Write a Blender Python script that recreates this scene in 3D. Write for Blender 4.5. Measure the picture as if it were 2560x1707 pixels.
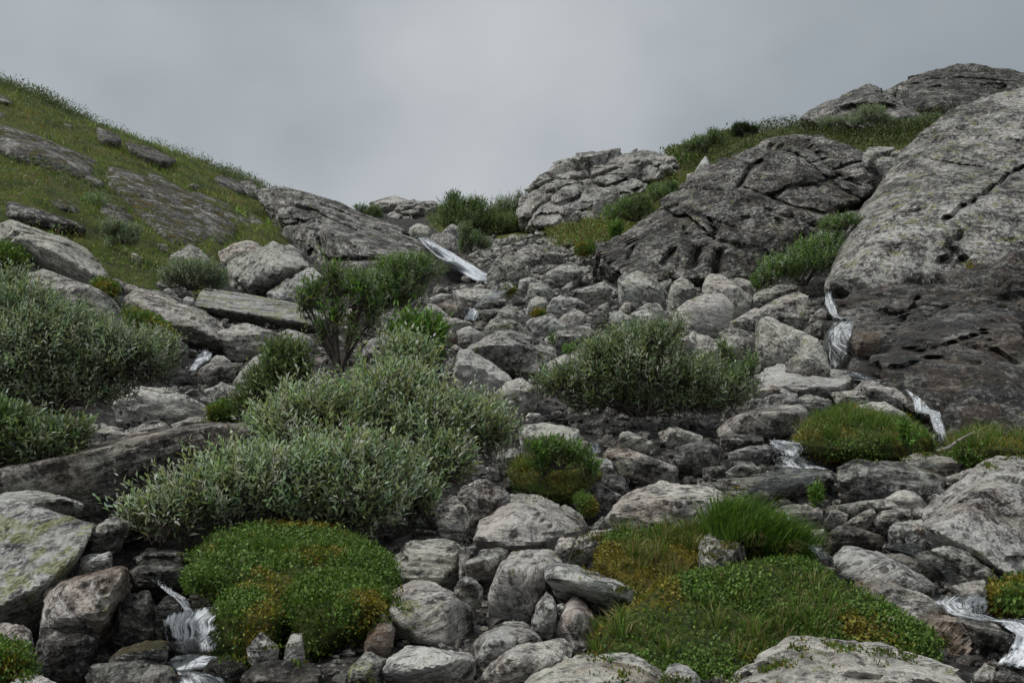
import bpy, bmesh, math, random
import numpy as np
from mathutils import Vector, Matrix

for _o in list(bpy.data.objects):
    bpy.data.objects.remove(_o, do_unlink=True)
scene = bpy.context.scene
C = scene.collection
rng = np.random.default_rng(7)

# ------------------------------------------------------------------ camera
PITCH = math.radians(7.0)
W0, H0 = 2560.0, 1707.0
FOC = W0 * 35.0 / 36.0
cam_d = bpy.data.cameras.new('camera')
cam_d.lens = 35.0
cam_d.sensor_width = 36.0
cam_d.clip_start = 0.05
cam_d.clip_end = 3000.0
cam = bpy.data.objects.new('camera', cam_d)
C.objects.link(cam)
cam.location = (0, 0, 0)
cam.rotation_euler = (math.pi / 2 + PITCH, 0, 0)
scene.camera = cam

# ------------------------------------------------------------------ sky, sun, exposure
SUN_TO = Vector((-0.50, -0.22, 0.84)).normalized()
sun_el = math.asin(SUN_TO.z)
sun_az = math.atan2(SUN_TO.x, SUN_TO.y)
world = bpy.data.worlds.new('World')
scene.world = world
world.use_nodes = True
nt = world.node_tree
nt.nodes.clear()
w_out = nt.nodes.new('ShaderNodeOutputWorld')
w_mix = nt.nodes.new('ShaderNodeMixShader')
w_sky = nt.nodes.new('ShaderNodeTexSky')
w_sky.sky_type = 'NISHITA'
w_sky.sun_disc = False
w_sky.sun_elevation = sun_el
w_sky.sun_rotation = sun_az
w_b1 = nt.nodes.new('ShaderNodeBackground')
w_b1.inputs['Strength'].default_value = 0.08
w_b2 = nt.nodes.new('ShaderNodeBackground')
w_b2.inputs['Strength'].default_value = 1.0
w_tc = nt.nodes.new('ShaderNodeTexCoord')
w_map = nt.nodes.new('ShaderNodeMapping')
w_map.inputs['Location'].default_value = (0.35, 0.2, 0.62)
w_map.inputs['Scale'].default_value = (1.0, 1.0, 1.25)
w_n = nt.nodes.new('ShaderNodeTexNoise')
w_n.inputs['Scale'].default_value = 1.7
w_n.inputs['Detail'].default_value = 5.0
w_n.inputs['Roughness'].default_value = 0.45
w_n.inputs['Distortion'].default_value = 0.0
w_r = nt.nodes.new('ShaderNodeValToRGB')
w_r.color_ramp.interpolation = 'EASE'
w_r.color_ramp.elements[0].position = 0.33
w_r.color_ramp.elements[0].color = (0.305, 0.345, 0.375, 1)
w_r.color_ramp.elements[1].position = 0.66
w_r.color_ramp.elements[1].color = (0.575, 0.60, 0.62, 1)
L = nt.links.new
L(w_tc.outputs['Generated'], w_map.inputs['Vector'])
L(w_map.outputs['Vector'], w_n.inputs['Vector'])
L(w_n.outputs['Fac'], w_r.inputs['Fac'])
L(w_r.outputs['Color'], w_b2.inputs['Color'])
L(w_sky.outputs['Color'], w_b1.inputs['Color'])
w_mix.inputs['Fac'].default_value = 0.94
L(w_b1.outputs[0], w_mix.inputs[1])
L(w_b2.outputs[0], w_mix.inputs[2])
L(w_mix.outputs[0], w_out.inputs['Surface'])

sun_d = bpy.data.lights.new('sun', 'SUN')
sun_d.energy = 2.3
sun_d.angle = math.radians(16)
sun_d.color = (1.0, 0.975, 0.94)
sun = bpy.data.objects.new('sun', sun_d)
C.objects.link(sun)
sun.rotation_euler = SUN_TO.to_track_quat('Z', 'Y').to_euler()

scene.view_settings.view_transform = 'Standard'
scene.view_settings.look = 'None'
scene.view_settings.exposure = 0.0
scene.view_settings.gamma = 1.0
scene.view_settings.use_curve_mapping = False
scene.cycles.use_denoising = True
scene.cycles.denoiser = 'OPENIMAGEDENOISE'
scene.cycles.denoising_input_passes = 'RGB_ALBEDO_NORMAL'
scene.cycles.denoising_prefilter = 'ACCURATE'
scene.cycles.max_bounces = 5
scene.cycles.diffuse_bounces = 3
scene.cycles.glossy_bounces = 2
scene.cycles.transmission_bounces = 3
scene.cycles.transparent_max_bounces = 10

# ------------------------------------------------------------------ helpers
CP, SP = math.cos(PITCH), math.sin(PITCH)

def unproj(u, v, y):
    """A photograph pixel carried out to the forward distance y (metres): a point of the place."""
    a = (u - W0 / 2) / FOC
    b = -(v - H0 / 2) / FOC
    d = y / (CP - b * SP)
    return np.stack([d * a, d * (CP - b * SP) + 0 * a, d * (SP + b * CP)], -1)

def proj(P):
    x, y, z = P[..., 0], P[..., 1], P[..., 2]
    f = np.maximum(y * CP + z * SP, 1e-3)
    up = -y * SP + z * CP
    return W0 / 2 + FOC * x / f, H0 / 2 - FOC * up / f

def _hash(ix, iy, iz, seed):
    h = (ix.astype(np.int64) * 374761393 + iy.astype(np.int64) * 668265263 + iz.astype(np.int64) * 2147483647 + int(seed) * 1274126177) & 0xffffffff
    h = ((h ^ (h >> 13)) * 1274126177) & 0xffffffff
    h = ((h ^ (h >> 16)) * 2246822519) & 0xffffffff
    return ((h ^ (h >> 15)) & 0xffffff) / float(0xffffff)

def vnoise(P, seed=0):
    """value noise, -1..1"""
    i = np.floor(P)
    f = P - i
    w = f * f * f * (f * (f * 6 - 15) + 10)
    i = i.astype(np.int64)
    out = 0
    for dx in (0, 1):
        wx = w[..., 0] if dx else 1 - w[..., 0]
        for dy in (0, 1):
            wy = w[..., 1] if dy else 1 - w[..., 1]
            for dz in (0, 1):
                wz = w[..., 2] if dz else 1 - w[..., 2]
                out = out + _hash(i[..., 0] + dx, i[..., 1] + dy, i[..., 2] + dz, seed) * wx * wy * wz
    return out * 2 - 1

def fbm(P, octaves=4, seed=0, gain=0.5, lac=2.03):
    a, s, t = 1.0, 0.0, 0.0
    for k in range(octaves):
        s = s + a * vnoise(P * (lac ** k) + 17.3 * k, seed + k)
        t += a
        a *= gain
    return s / t

def worley(P, seed=0, cells=False):
    """F1, F2, a random number for the nearest cell (and its centre)"""
    cen = np.zeros(P.shape)
    i = np.floor(P).astype(np.int64)
    f1 = np.full(P.shape[:-1], 9.0)
    f2 = np.full(P.shape[:-1], 9.0)
    cid = np.zeros(P.shape[:-1])
    for dx in (-1, 0, 1):
        for dy in (-1, 0, 1):
            for dz in (-1, 0, 1):
                cx, cy, cz = i[..., 0] + dx, i[..., 1] + dy, i[..., 2] + dz
                q = np.stack([cx + _hash(cx, cy, cz, seed), cy + _hash(cx, cy, cz, seed + 1), cz + _hash(cx, cy, cz, seed + 2)], -1)
                e = np.abs(P - q)
                d = e.max(-1) * 0.75 + 0.25 * np.sqrt((e ** 2).sum(-1))
                near = d < f1
                if cells:
                    cen = np.where(near[..., None], q, cen)
                f2 = np.where(near, f1, np.minimum(f2, d))
                cid = np.where(near, _hash(cx, cy, cz, seed + 3), cid)
                f1 = np.where(near, d, f1)
    return (f1, f2, cid, cen) if cells else (f1, f2, cid)

def seg_dist(u, v, line):
    """distance in pixels from (u, v) to a polyline"""
    best = np.full(np.shape(u), 1e9)
    for (x0, y0), (x1, y1) in zip(line[:-1], line[1:]):
        dx, dy = x1 - x0, y1 - y0
        t = np.clip(((u - x0) * dx + (v - y0) * dy) / (dx * dx + dy * dy + 1e-9), 0, 1)
        best = np.minimum(best, np.hypot(u - x0 - t * dx, v - y0 - t * dy))
    return best

def in_poly(u, v, poly):
    ins = np.zeros(np.shape(u), bool)
    n = len(poly)
    for i in range(n):
        x0, y0 = poly[i]
        x1, y1 = poly[(i + 1) % n]
        c = ((y0 > v) != (y1 > v)) & (u < (x1 - x0) * (v - y0) / (y1 - y0 + 1e-12) + x0)
        ins ^= c
    return ins

def soft_poly(u, v, poly, soft=25.0):
    d = seg_dist(u, v, list(poly) + [poly[0]])
    s = np.where(in_poly(u, v, poly), d, -d)
    return np.clip(0.5 + s / (2 * soft), 0, 1)

TILE = dict(S=(0, 0, 1), A=(0, 180, 3), B=(0, 560, 3), C=(600, 420, 3), D=(1000, 560, 3), E=(1250, 300, 3), F=(1776, 140, 3), G=(1776, 600, 3),
            H=(1000, 1000, 3), I=(1776, 1000, 3), J=(1776, 1185, 3), K=(900, 1185, 3), L=(0, 1185, 3), M=(0, 900, 3), N=(300, 800, 3))

def pts(tile, s):
    ox, oy, k = TILE[tile]
    return [(ox + float(a.split(',')[0]) / k, oy + float(a.split(',')[1]) / k) for a in s.split()]

def mesh_from(name, V, F, mat=None, smooth=True, attrs=None):
    """a mesh from numpy vertices and triangles (or quads)"""
    V = np.asarray(V, np.float32)
    F = np.asarray(F, np.int32)
    me = bpy.data.meshes.new(name)
    me.vertices.add(len(V))
    me.vertices.foreach_set('co', V.ravel())
    n, k = F.shape
    me.loops.add(n * k)
    me.loops.foreach_set('vertex_index', F.ravel())
    me.polygons.add(n)
    me.polygons.foreach_set('loop_start', np.arange(0, n * k, k, dtype=np.int32))
    me.polygons.foreach_set('loop_total', np.full(n, k, np.int32))
    me.polygons.foreach_set('use_smooth', np.full(n, smooth, bool))
    for an, av in (attrs or {}).items():
        av = np.asarray(av, np.float32)
        if av.ndim == 1:
            a = me.attributes.new(an, 'FLOAT', 'POINT')
            a.data.foreach_set('value', av)
        else:
            if av.shape[1] == 3:
                av = np.concatenate([av, np.ones((len(av), 1), np.float32)], 1)
            a = me.attributes.new(an, 'FLOAT_COLOR', 'POINT')
            a.data.foreach_set('color', av.ravel())
    me.update(calc_edges=True)
    if mat:
        me.materials.append(mat)
    return me

def link(name, data, parent=None, loc=None):
    o = bpy.data.objects.new(name, data)
    C.objects.link(o)
    if parent is not None:
        o.parent = parent
    if loc is not None:
        o.location = loc
    return o

def tag(o, label=None, cat=None, group=None, kind=None):
    if label: o['label'] = label
    if cat: o['category'] = cat
    if group: o['group'] = group
    if kind: o['kind'] = kind
    return o

# ------------------------------------------------------------------ the lie of the land: columns of (distance, photo row)
NEAR_L = [(1.5, 2950), (3.1, 1900), (4.2, 1630), (5.5, 1395)]
NEAR_M = [(1.5, 2850), (3.1, 1820), (4.2, 1560), (5.5, 1350)]
NEAR = [(1.5, 2729), (3.1, 1720), (4.2, 1485), (5.5, 1305)]
COLS = {
    -9000: NEAR + [(7, 1130), (9, 930), (11, 730), (13, 580), (17, 380), (22, 200), (28, 60), (34, -40), (45, 40), (90, 300), (400, 700)],
    -1200: NEAR_L + [(7, 1130), (9, 930), (11, 740), (13, 600), (17, 420), (22, 240), (28, 110), (34, 20), (45, 90), (90, 350), (400, 700)],
    0: NEAR_L + [(7, 1130), (9, 950), (11, 760), (13, 650), (17, 490), (22, 360), (28, 262), (34, 200), (45, 262), (90, 450), (400, 700)],
    350: NEAR_L + [(7, 1140), (9, 985), (12, 820), (15, 705), (19, 590), (25, 480), (32, 398), (38, 330), (50, 385), (90, 510), (400, 750)],
    700: NEAR_M + [(7.5, 1120), (10, 975), (14, 820), (18, 725), (24, 645), (32, 562), (42, 474), (60, 535), (120, 640), (400, 780)],
    1000: NEAR + [(7.5, 1120), (10, 965), (14, 840), (19, 738), (25, 672), (32, 622), (42, 560), (52, 522), (70, 560), (150, 690), (400, 800)],
    1280: NEAR + [(7.5, 1120), (10, 962), (14, 842), (19, 735), (25, 662), (32, 607), (42, 555), (52, 522), (70, 560), (150, 700), (400, 800)],
    1600: NEAR + [(7.5, 1115), (10, 962), (13, 855), (17, 758), (21, 700), (25, 650), (30, 575), (36, 500), (44, 432), (52, 392), (70, 440), (150, 620), (400, 780)],
    1900: NEAR + [(7.2, 1130), (10, 955), (13, 840), (17, 748), (20, 706), (22, 640), (24, 500), (27, 395), (31, 352), (36, 332), (42, 322), (60, 370), (150, 560), (400, 760)],
    2300: NEAR + [(7, 1180), (9, 1050), (10.5, 965), (12, 890), (13.5, 815), (15, 770), (18, 610), (22, 430), (27, 350), (36, 318), (44, 300), (60, 340), (150, 500), (400, 740)],
    2560: NEAR + [(7, 1190), (9, 1070), (10.5, 985), (12, 900), (13.5, 800), (15, 700), (18, 520), (22, 370), (28, 320), (36, 290), (44, 270), (60, 300), (150, 480), (400, 720)],
    3800: NEAR + [(7, 1190), (9, 1070), (10.5, 960), (12, 830), (13.5, 700), (15, 580), (18, 430), (22, 300), (28, 220), (36, 170), (44, 140), (60, 200), (150, 460), (400, 700)],
    11500: NEAR + [(7, 1190), (9, 1060), (10.5, 940), (12, 800), (13.5, 660), (15, 540), (18, 390), (22, 270), (28, 200), (36, 150), (44, 120), (60, 180), (150, 460), (400, 700)],
}
LY = np.linspace(math.log(1.2), math.log(400), 300)
_us = np.array(sorted(COLS))
_vt = np.stack([np.interp(LY, np.log([p[0] for p in COLS[u]]), [p[1] for p in COLS[u]]) for u in sorted(COLS)], 0)
_k = np.exp(-0.5 * (np.arange(-9, 10) / 3.5) ** 2); _k /= _k.sum()
_vt = np.stack([np.convolve(np.pad(r, 9, mode='edge'), _k, 'valid') for r in _vt], 0)
UG = np.concatenate([np.linspace(-9000, -700, 60), np.linspace(-600, 3200, 191), np.linspace(3300, 11500, 60)])
_vg = np.stack([np.interp(UG, _us, _vt[:, j]) for j in range(len(LY))], 1)
_k2 = np.exp(-0.5 * (np.arange(-8, 9) / 3.0) ** 2); _k2 /= _k2.sum()
_vg = np.stack([np.convolve(np.pad(_vg[:, j], 8, mode='edge'), _k2, 'valid') for j in range(len(LY))], 1)
SG = np.concatenate([np.linspace(-4, -0.85, 70), np.linspace(-0.84, 0.84, 240), np.linspace(0.85, 4, 70)])
ZT = np.zeros((len(SG), len(LY)))
for j, ly in enumerate(LY):
    y = math.exp(ly)
    P = unproj(UG, _vg[:, j], np.full(len(UG), y))
    ZT[:, j] = np.interp(SG, P[:, 0] / y, P[:, 2] / y)

def ground_z(x, y):
    x = np.asarray(x, float); y0 = np.asarray(y, float)
    y = np.clip(y0, 1.21, 399)
    s = np.clip(x / y, -3.99, 3.99)
    si = np.clip(np.searchsorted(SG, s) - 1, 0, len(SG) - 2)
    fs = (s - SG[si]) / (SG[si + 1] - SG[si])
    t = (np.log(y) - LY[0]) / (LY[1] - LY[0])
    ti = np.clip(t.astype(int), 0, len(LY) - 2)
    ft = t - ti
    z = (ZT[si, ti] * (1 - fs) + ZT[si + 1, ti] * fs) * (1 - ft) + (ZT[si, ti + 1] * (1 - fs) + ZT[si + 1, ti + 1] * fs) * ft
    return z * y - 0.12 * np.maximum(1.21 - y0, 0)

YM = np.exp(np.linspace(math.log(1.6), math.log(90), 700))
def ground_hit(u, v, default=None):
    """distance at which the line of sight through a photo pixel meets the ground"""
    P = unproj(np.full(len(YM), float(u)), np.full(len(YM), float(v)), YM)
    below = P[:, 2] <= ground_z(P[:, 0], P[:, 1])
    i = int(np.argmax(below))
    if not below.any():
        return default if default is not None else 45.0
    return float(YM[max(i, 0)])
# ------------------------------------------------------------------ materials
class NB:
    def __init__(self, name):
        self.m = bpy.data.materials.new(name)
        self.m.use_nodes = True
        self.t = self.m.node_tree
        self.t.nodes.clear()
        self.out = self.t.nodes.new('ShaderNodeOutputMaterial')
    def n(self, typ, props=None, **ins):
        nd = self.t.nodes.new(typ)
        for k, v in (props or {}).items():
            setattr(nd, k, v)
        for k, v in ins.items():
            s = nd.inputs[int(k[1:])] if k[0] == 'i' and k[1:].isdigit() else nd.inputs[k.replace('_', ' ')]
            self.put(s, v)
        return nd
    def put(self, s, v):
        if hasattr(v, 'is_linked') or isinstance(v, bpy.types.NodeSocket):
            self.t.links.new(v, s)
        else:
            s.default_value = v
    def math(self, op, a, b=0.0, c=None, clamp=False):
        nd = self.t.nodes.new('ShaderNodeMath')
        nd.operation = op
        nd.use_clamp = clamp
        self.put(nd.inputs[0], a)
        self.put(nd.inputs[1], b)
        if c is not None: self.put(nd.inputs[2], c)
        return nd.outputs[0]
    def noise(self, vec, scale, detail=6.0, rough=0.55, dist=0.0):
        return self.n('ShaderNodeTexNoise', None, Vector=vec, Scale=scale, Detail=detail, Roughness=rough, Distortion=dist).outputs['Fac']
    def step(self, x, a, b):
        nd = self.n('ShaderNodeMapRange', {'interpolation_type': 'SMOOTHSTEP'})
        self.put(nd.inputs['Value'], x)
        self.put(nd.inputs['From Min'], a)
        self.put(nd.inputs['From Max'], b)
        return nd.outputs['Result']
    def mix(self, f, a, b, blend='MIX'):
        nd = self.t.nodes.new('ShaderNodeMix')
        nd.data_type = 'RGBA'
        nd.blend_type = blend
        self.put(nd.inputs[0], f)
        self.put(nd.inputs[6], a)
        self.put(nd.inputs[7], b)
        return nd.outputs[2]
    def ramp(self, f, stops):
        nd = self.t.nodes.new('ShaderNodeValToRGB')
        e = nd.color_ramp.elements
        while len(e) < len(stops): e.new(0.5)
        for el, (p, c) in zip(e, stops):
            el.position = p
            el.color = (*c, 1)
        self.put(nd.inputs[0], f)
        return nd.outputs[0]
    def oattr(self, name):
        return self.n('ShaderNodeAttribute', {'attribute_type': 'OBJECT', 'attribute_name': name}).outputs['Fac']
    def done(self, shader):
        self.t.links.new(shader, self.out.inputs['Surface'])
        return self.m

def rgb(*c): return (*c, 1.0)

def rock_material():
    b = NB('lichened_gneiss')
    tc = b.n('ShaderNodeTexCoord').outputs['Object']
    oi = b.n('ShaderNodeObjectInfo').outputs['Random']
    off = b.n('ShaderNodeCombineXYZ', None, X=b.math('MULTIPLY', oi, 91.0), Y=b.math('MULTIPLY', oi, 57.0), Z=b.math('MULTIPLY', oi, 23.0)).outputs[0]
    vec = b.n('ShaderNodeVectorMath', {'operation': 'ADD'}, i0=tc, i1=off).outputs[0]
    tone, lich, wet, moss, rust, spot, fol = (b.oattr(k) for k in ('tone', 'lichen', 'wet', 'moss', 'rust', 'spots', 'layers'))
    fa = b.n('ShaderNodeAttribute', {'attribute_type': 'OBJECT', 'attribute_name': 'dip'}).outputs['Vector']
    mp = b.n('ShaderNodeMapping', {'vector_type': 'TEXTURE'}, Vector=vec, Rotation=fa)
    mp.inputs['Scale'].default_value = (1.0, 1.0, 0.10)
    n1 = b.noise(vec, 1.7, 5, 0.6)
    n2 = b.noise(vec, 15.0, 5, 0.68, 0.4)
    n3 = b.noise(mp.outputs[0], 2.2, 6, 0.62, 0.35)
    nl = b.noise(vec, 0.55, 3, 0.5)
    nm = b.noise(vec, 4.6, 6, 0.62, 0.5)
    def cen(x, k): return b.math('MULTIPLY', b.math('SUBTRACT', x, 0.5), k)
    l = b.math('ADD', 0.58, cen(n1, 0.95))
    l = b.math('ADD', l, cen(n2, 1.45))
    l = b.math('ADD', l, cen(nm, 0.85))
    n5 = b.noise(vec, 52.0, 3, 0.7)
    l = b.math('ADD', l, cen(n5, 1.15))
    l = b.math('ADD', l, b.math('MULTIPLY', cen(n3, 1.1), fol))
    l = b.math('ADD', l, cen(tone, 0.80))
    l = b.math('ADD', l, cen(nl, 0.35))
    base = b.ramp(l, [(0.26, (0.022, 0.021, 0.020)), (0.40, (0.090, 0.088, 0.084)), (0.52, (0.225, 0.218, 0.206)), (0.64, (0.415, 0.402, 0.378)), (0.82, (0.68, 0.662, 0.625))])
    # no two stones quite the same hue
    tint = b.ramp(oi, [(0.0, (0.99, 1.0, 0.97)), (0.25, (1.02, 0.99, 0.95)), (0.45, (0.92, 0.96, 0.98)), (0.65, (0.96, 0.99, 0.92)), (0.85, (1.04, 0.985, 0.955)), (1.0, (0.88, 0.90, 0.91))])
    base = b.mix(b.oattr('hue'), base, tint, 'MULTIPLY')
    # rusty and pinkish minerals
    rm = b.math('MULTIPLY', b.step(b.noise(vec, 2.6, 5, 0.6), 0.45, 0.62), rust)
    base = b.mix(rm, base, b.mix(0.75, base, rgb(0.46, 0.30, 0.22), 'MULTIPLY'))
    base = b.mix(b.math('MULTIPLY', rm, 0.30), base, rgb(0.27, 0.17, 0.10))
    # greenish-grey crust lichen
    cm = b.step(nm, 0.50, 0.62)
    base = b.mix(b.math('MULTIPLY', cm, 0.30), base, rgb(0.27, 0.272, 0.195))
    # pale crust patches
    wm = b.math('MULTIPLY', b.step(b.noise(vec, 6.5, 5, 0.66, 0.6), 0.53, 0.60), b.step(tone, 0.15, 0.75))
    base = b.mix(b.math('MULTIPLY', wm, 0.55), base, rgb(0.50, 0.49, 0.465))
    # small dark lichen spots
    warp = b.n('ShaderNodeVectorMath', {'operation': 'SCALE'}, i0=b.n('ShaderNodeTexNoise', None, Vector=vec, Scale=22.0, Detail=3.0).outputs['Color'])
    warp.inputs['Scale'].default_value = 0.022
    wv = b.n('ShaderNodeVectorMath', {'operation': 'ADD'}, i0=vec, i1=warp.outputs[0]).outputs[0]
    vo = b.n('ShaderNodeTexVoronoi', {'feature': 'F1'}, Vector=wv, Scale=15.0, Randomness=1.0).outputs['Distance']
    sg = b.step(b.noise(vec, 2.4, 4, 0.6), 0.44, 0.54)
    sm = b.math('MULTIPLY', b.math('MULTIPLY', b.step(vo, 0.40, 0.26), sg), spot)
    base = b.mix(b.math('MULTIPLY', sm, 0.9), base, rgb(0.022, 0.020, 0.018))
    # big dark lichen / algae stains
    dm = b.math('MULTIPLY', b.step(b.noise(vec, 1.25, 6, 0.66, 0.5), 0.53, 0.60), b.math('MULTIPLY', spot, 0.42))
    base = b.mix(dm, base, rgb(0.040, 0.038, 0.035))
    # yellow-green map lichen
    ln = b.noise(vec, 4.2, 5, 0.66, 0.3)
    lt = b.math('SUBTRACT', 0.68, b.math('MULTIPLY', lich, 0.175))
    lm = b.step(b.math('ADD', ln, b.math('MULTIPLY', b.math('SUBTRACT', b.noise(vec, 30.0, 4, 0.7), 0.5), 0.14)), lt, b.math('ADD', lt, 0.035))
    base = b.mix(b.math('MULTIPLY', lm, 0.62), base, b.mix(b.step(n5, 0.35, 0.65), rgb(0.12, 0.135, 0.04), rgb(0.36, 0.37, 0.15)))
    # moss on what faces up
    geo = b.n('ShaderNodeNewGeometry')
    nz = b.n('ShaderNodeSeparateXYZ', None, Vector=geo.outputs['Normal']).outputs['Z']
    mm = b.math('ADD', b.math('MULTIPLY', nz, 0.22), b.noise(vec, 2.1, 6, 0.66))
    mt = b.math('SUBTRACT', 0.92, b.math('MULTIPLY', moss, 0.36))
    mm = b.math('MULTIPLY', b.step(mm, mt, b.math('ADD', mt, 0.05)), b.step(moss, 0.0, 0.06))
    mcol = b.mix(b.step(b.noise(vec, 3.7, 4, 0.6), 0.4, 0.62), rgb(0.040, 0.050, 0.008), rgb(0.105, 0.075, 0.014))
    base = b.mix(b.math('MULTIPLY', mm, 0.92), base, mcol)
    # water film
    wn = b.math('MULTIPLY', wet, b.step(b.math('ADD', b.noise(vec, 1.1, 5, 0.6), b.math('MULTIPLY', wet, 0.3)), 0.42, 0.62))
    wn = b.math('MINIMUM', wn, 1.0)
    base = b.mix(wn, base, b.mix(1.0, base, rgb(0.30, 0.285, 0.27), 'MULTIPLY'))
    rough = b.math('SUBTRACT', 0.88, b.math('MULTIPLY', wn, 0.60))
    h = b.math('ADD', b.math('MULTIPLY', n2, 0.75), b.math('MULTIPLY', n1, 1.3))
    h = b.math('ADD', h, b.math('MULTIPLY', n3, b.math('MULTIPLY', fol, 1.6)))
    h = b.math('ADD', h, b.math('MULTIPLY', n5, 0.22))
    h = b.math('SUBTRACT', h, b.math('MULTIPLY', sm, 0.12))
    h = b.math('ADD', h, b.math('MULTIPLY', mm, 0.4))
    bp = b.n('ShaderNodeBump', None, Strength=0.9, Distance=0.085, Height=h)
    bs = b.n('ShaderNodeBsdfPrincipled', None, Base_Color=base, Roughness=rough, Normal=bp.outputs[0])
    bs.inputs['Specular IOR Level'].default_value = 0.32
    return b.done(bs.outputs[0])

def leaf_material(name, under=(1.25, 1.25, 1.3), rough=0.42, trans=0.40):
    b = NB(name)
    col = b.n('ShaderNodeAttribute', {'attribute_type': 'GEOMETRY', 'attribute_name': 'col'}).outputs['Color']
    bf = b.n('ShaderNodeNewGeometry').outputs['Backfacing']
    c = b.mix(bf, col, b.mix(1.0, col, rgb(*under), 'MULTIPLY'))
    bs = b.n('ShaderNodeBsdfPrincipled', None, Base_Color=c, Roughness=rough)
    bs.inputs['Specular IOR Level'].default_value = 0.4
    tr = b.n('ShaderNodeBsdfTranslucent', None, Color=b.mix(1.0, col, rgb(1.05, 1.15, 0.72), 'MULTIPLY'))
    mx = b.n('ShaderNodeMixShader', None, i0=trans, i1=bs.outputs[0], i2=tr.outputs[0])
    return b.done(mx.outputs[0])

def ground_material():
    b = NB('wet_soil_and_turf')
    vec = b.n('ShaderNodeTexCoord').outputs['Object']
    veg = b.n('ShaderNodeAttribute', {'attribute_type': 'GEOMETRY', 'attribute_name': 'veg'}).outputs['Fac']
    n1 = b.noise(vec, 1.3, 8, 0.65)
    n2 = b.noise(vec, 9.0, 8, 0.7)
    soil = b.ramp(n2, [(0.36, (0.010, 0.009, 0.008)), (0.5, (0.035, 0.033, 0.030)), (0.62, (0.14, 0.135, 0.125))])
    turf = b.ramp(n1, [(0.34, (0.032, 0.042, 0.009)), (0.46, (0.070, 0.095, 0.014)), (0.56, (0.115, 0.140, 0.022)), (0.66, (0.150, 0.125, 0.035))])
    turf = b.mix(b.step(n2, 0.38, 0.6), b.mix(0.6, turf, rgb(0.02, 0.025, 0.006)), turf)
    vm = b.step(b.math('ADD', veg, b.math('MULTIPLY', b.math('SUBTRACT', n1, 0.5), 0.9)), 0.35, 0.6)
    c = b.mix(vm, soil, turf)
    bp = b.n('ShaderNodeBump', None, Strength=0.9, Distance=0.12, Height=b.math('ADD', n1, n2))
    bs = b.n('ShaderNodeBsdfPrincipled', None, Base_Color=c, Roughness=0.85, Normal=bp.outputs[0])
    bs.inputs['Specular IOR Level'].default_value = 0.3
    return b.done(bs.outputs[0])

def moss_material():
    b = NB('deep_moss')
    vec = b.n('ShaderNodeTexCoord').outputs['Object']
    warm = b.oattr('warm')
    n1 = b.noise(vec, 3.0, 6, 0.6)
    n2 = b.noise(vec, 28.0, 6, 0.7)
    g = b.ramp(n2, [(0.36, (0.020, 0.030, 0.006)), (0.5, (0.055, 0.080, 0.012)), (0.64, (0.11, 0.135, 0.022))])
    y = b.ramp(n2, [(0.36, (0.045, 0.038, 0.006)), (0.5, (0.13, 0.11, 0.013)), (0.64, (0.23, 0.195, 0.028))])
    f = b.step(b.math('ADD', n1, b.math('MULTIPLY', b.math('SUBTRACT', warm, 0.5), 0.5)), 0.46, 0.56)
    c = b.mix(f, g, y)
    bp = b.n('ShaderNodeBump', None, Strength=0.9, Distance=0.05, Height=b.math('ADD', n1, n2))
    bs = b.n('ShaderNodeBsdfPrincipled', None, Base_Color=c, Roughness=0.9, Normal=bp.outputs[0])
    return b.done(bs.outputs[0])

def bark_material():
    b = NB('willow_bark')
    vec = b.n('ShaderNodeTexCoord').outputs['Object']
    c = b.ramp(b.noise(vec, 20.0, 4, 0.6), [(0.35, (0.022, 0.016, 0.012)), (0.65, (0.085, 0.066, 0.050))])
    return b.done(b.n('ShaderNodeBsdfPrincipled', None, Base_Color=c, Roughness=0.75).outputs[0])

def foam_material():
    b = NB('white_water')
    bs = b.n('ShaderNodeBsdfPrincipled', None, Base_Color=rgb(0.78, 0.82, 0.86), Roughness=0.3)
    gl = b.n('ShaderNodeBsdfTransparent', None, Color=rgb(0.95, 0.96, 0.97))
    al = b.n('ShaderNodeAttribute', {'attribute_type': 'GEOMETRY', 'attribute_name': 'foam'}).outputs['Fac']
    mx = b.n('ShaderNodeMixShader', None, i0=al, i1=gl.outputs[0], i2=bs.outputs[0])
    return b.done(mx.outputs[0])

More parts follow.
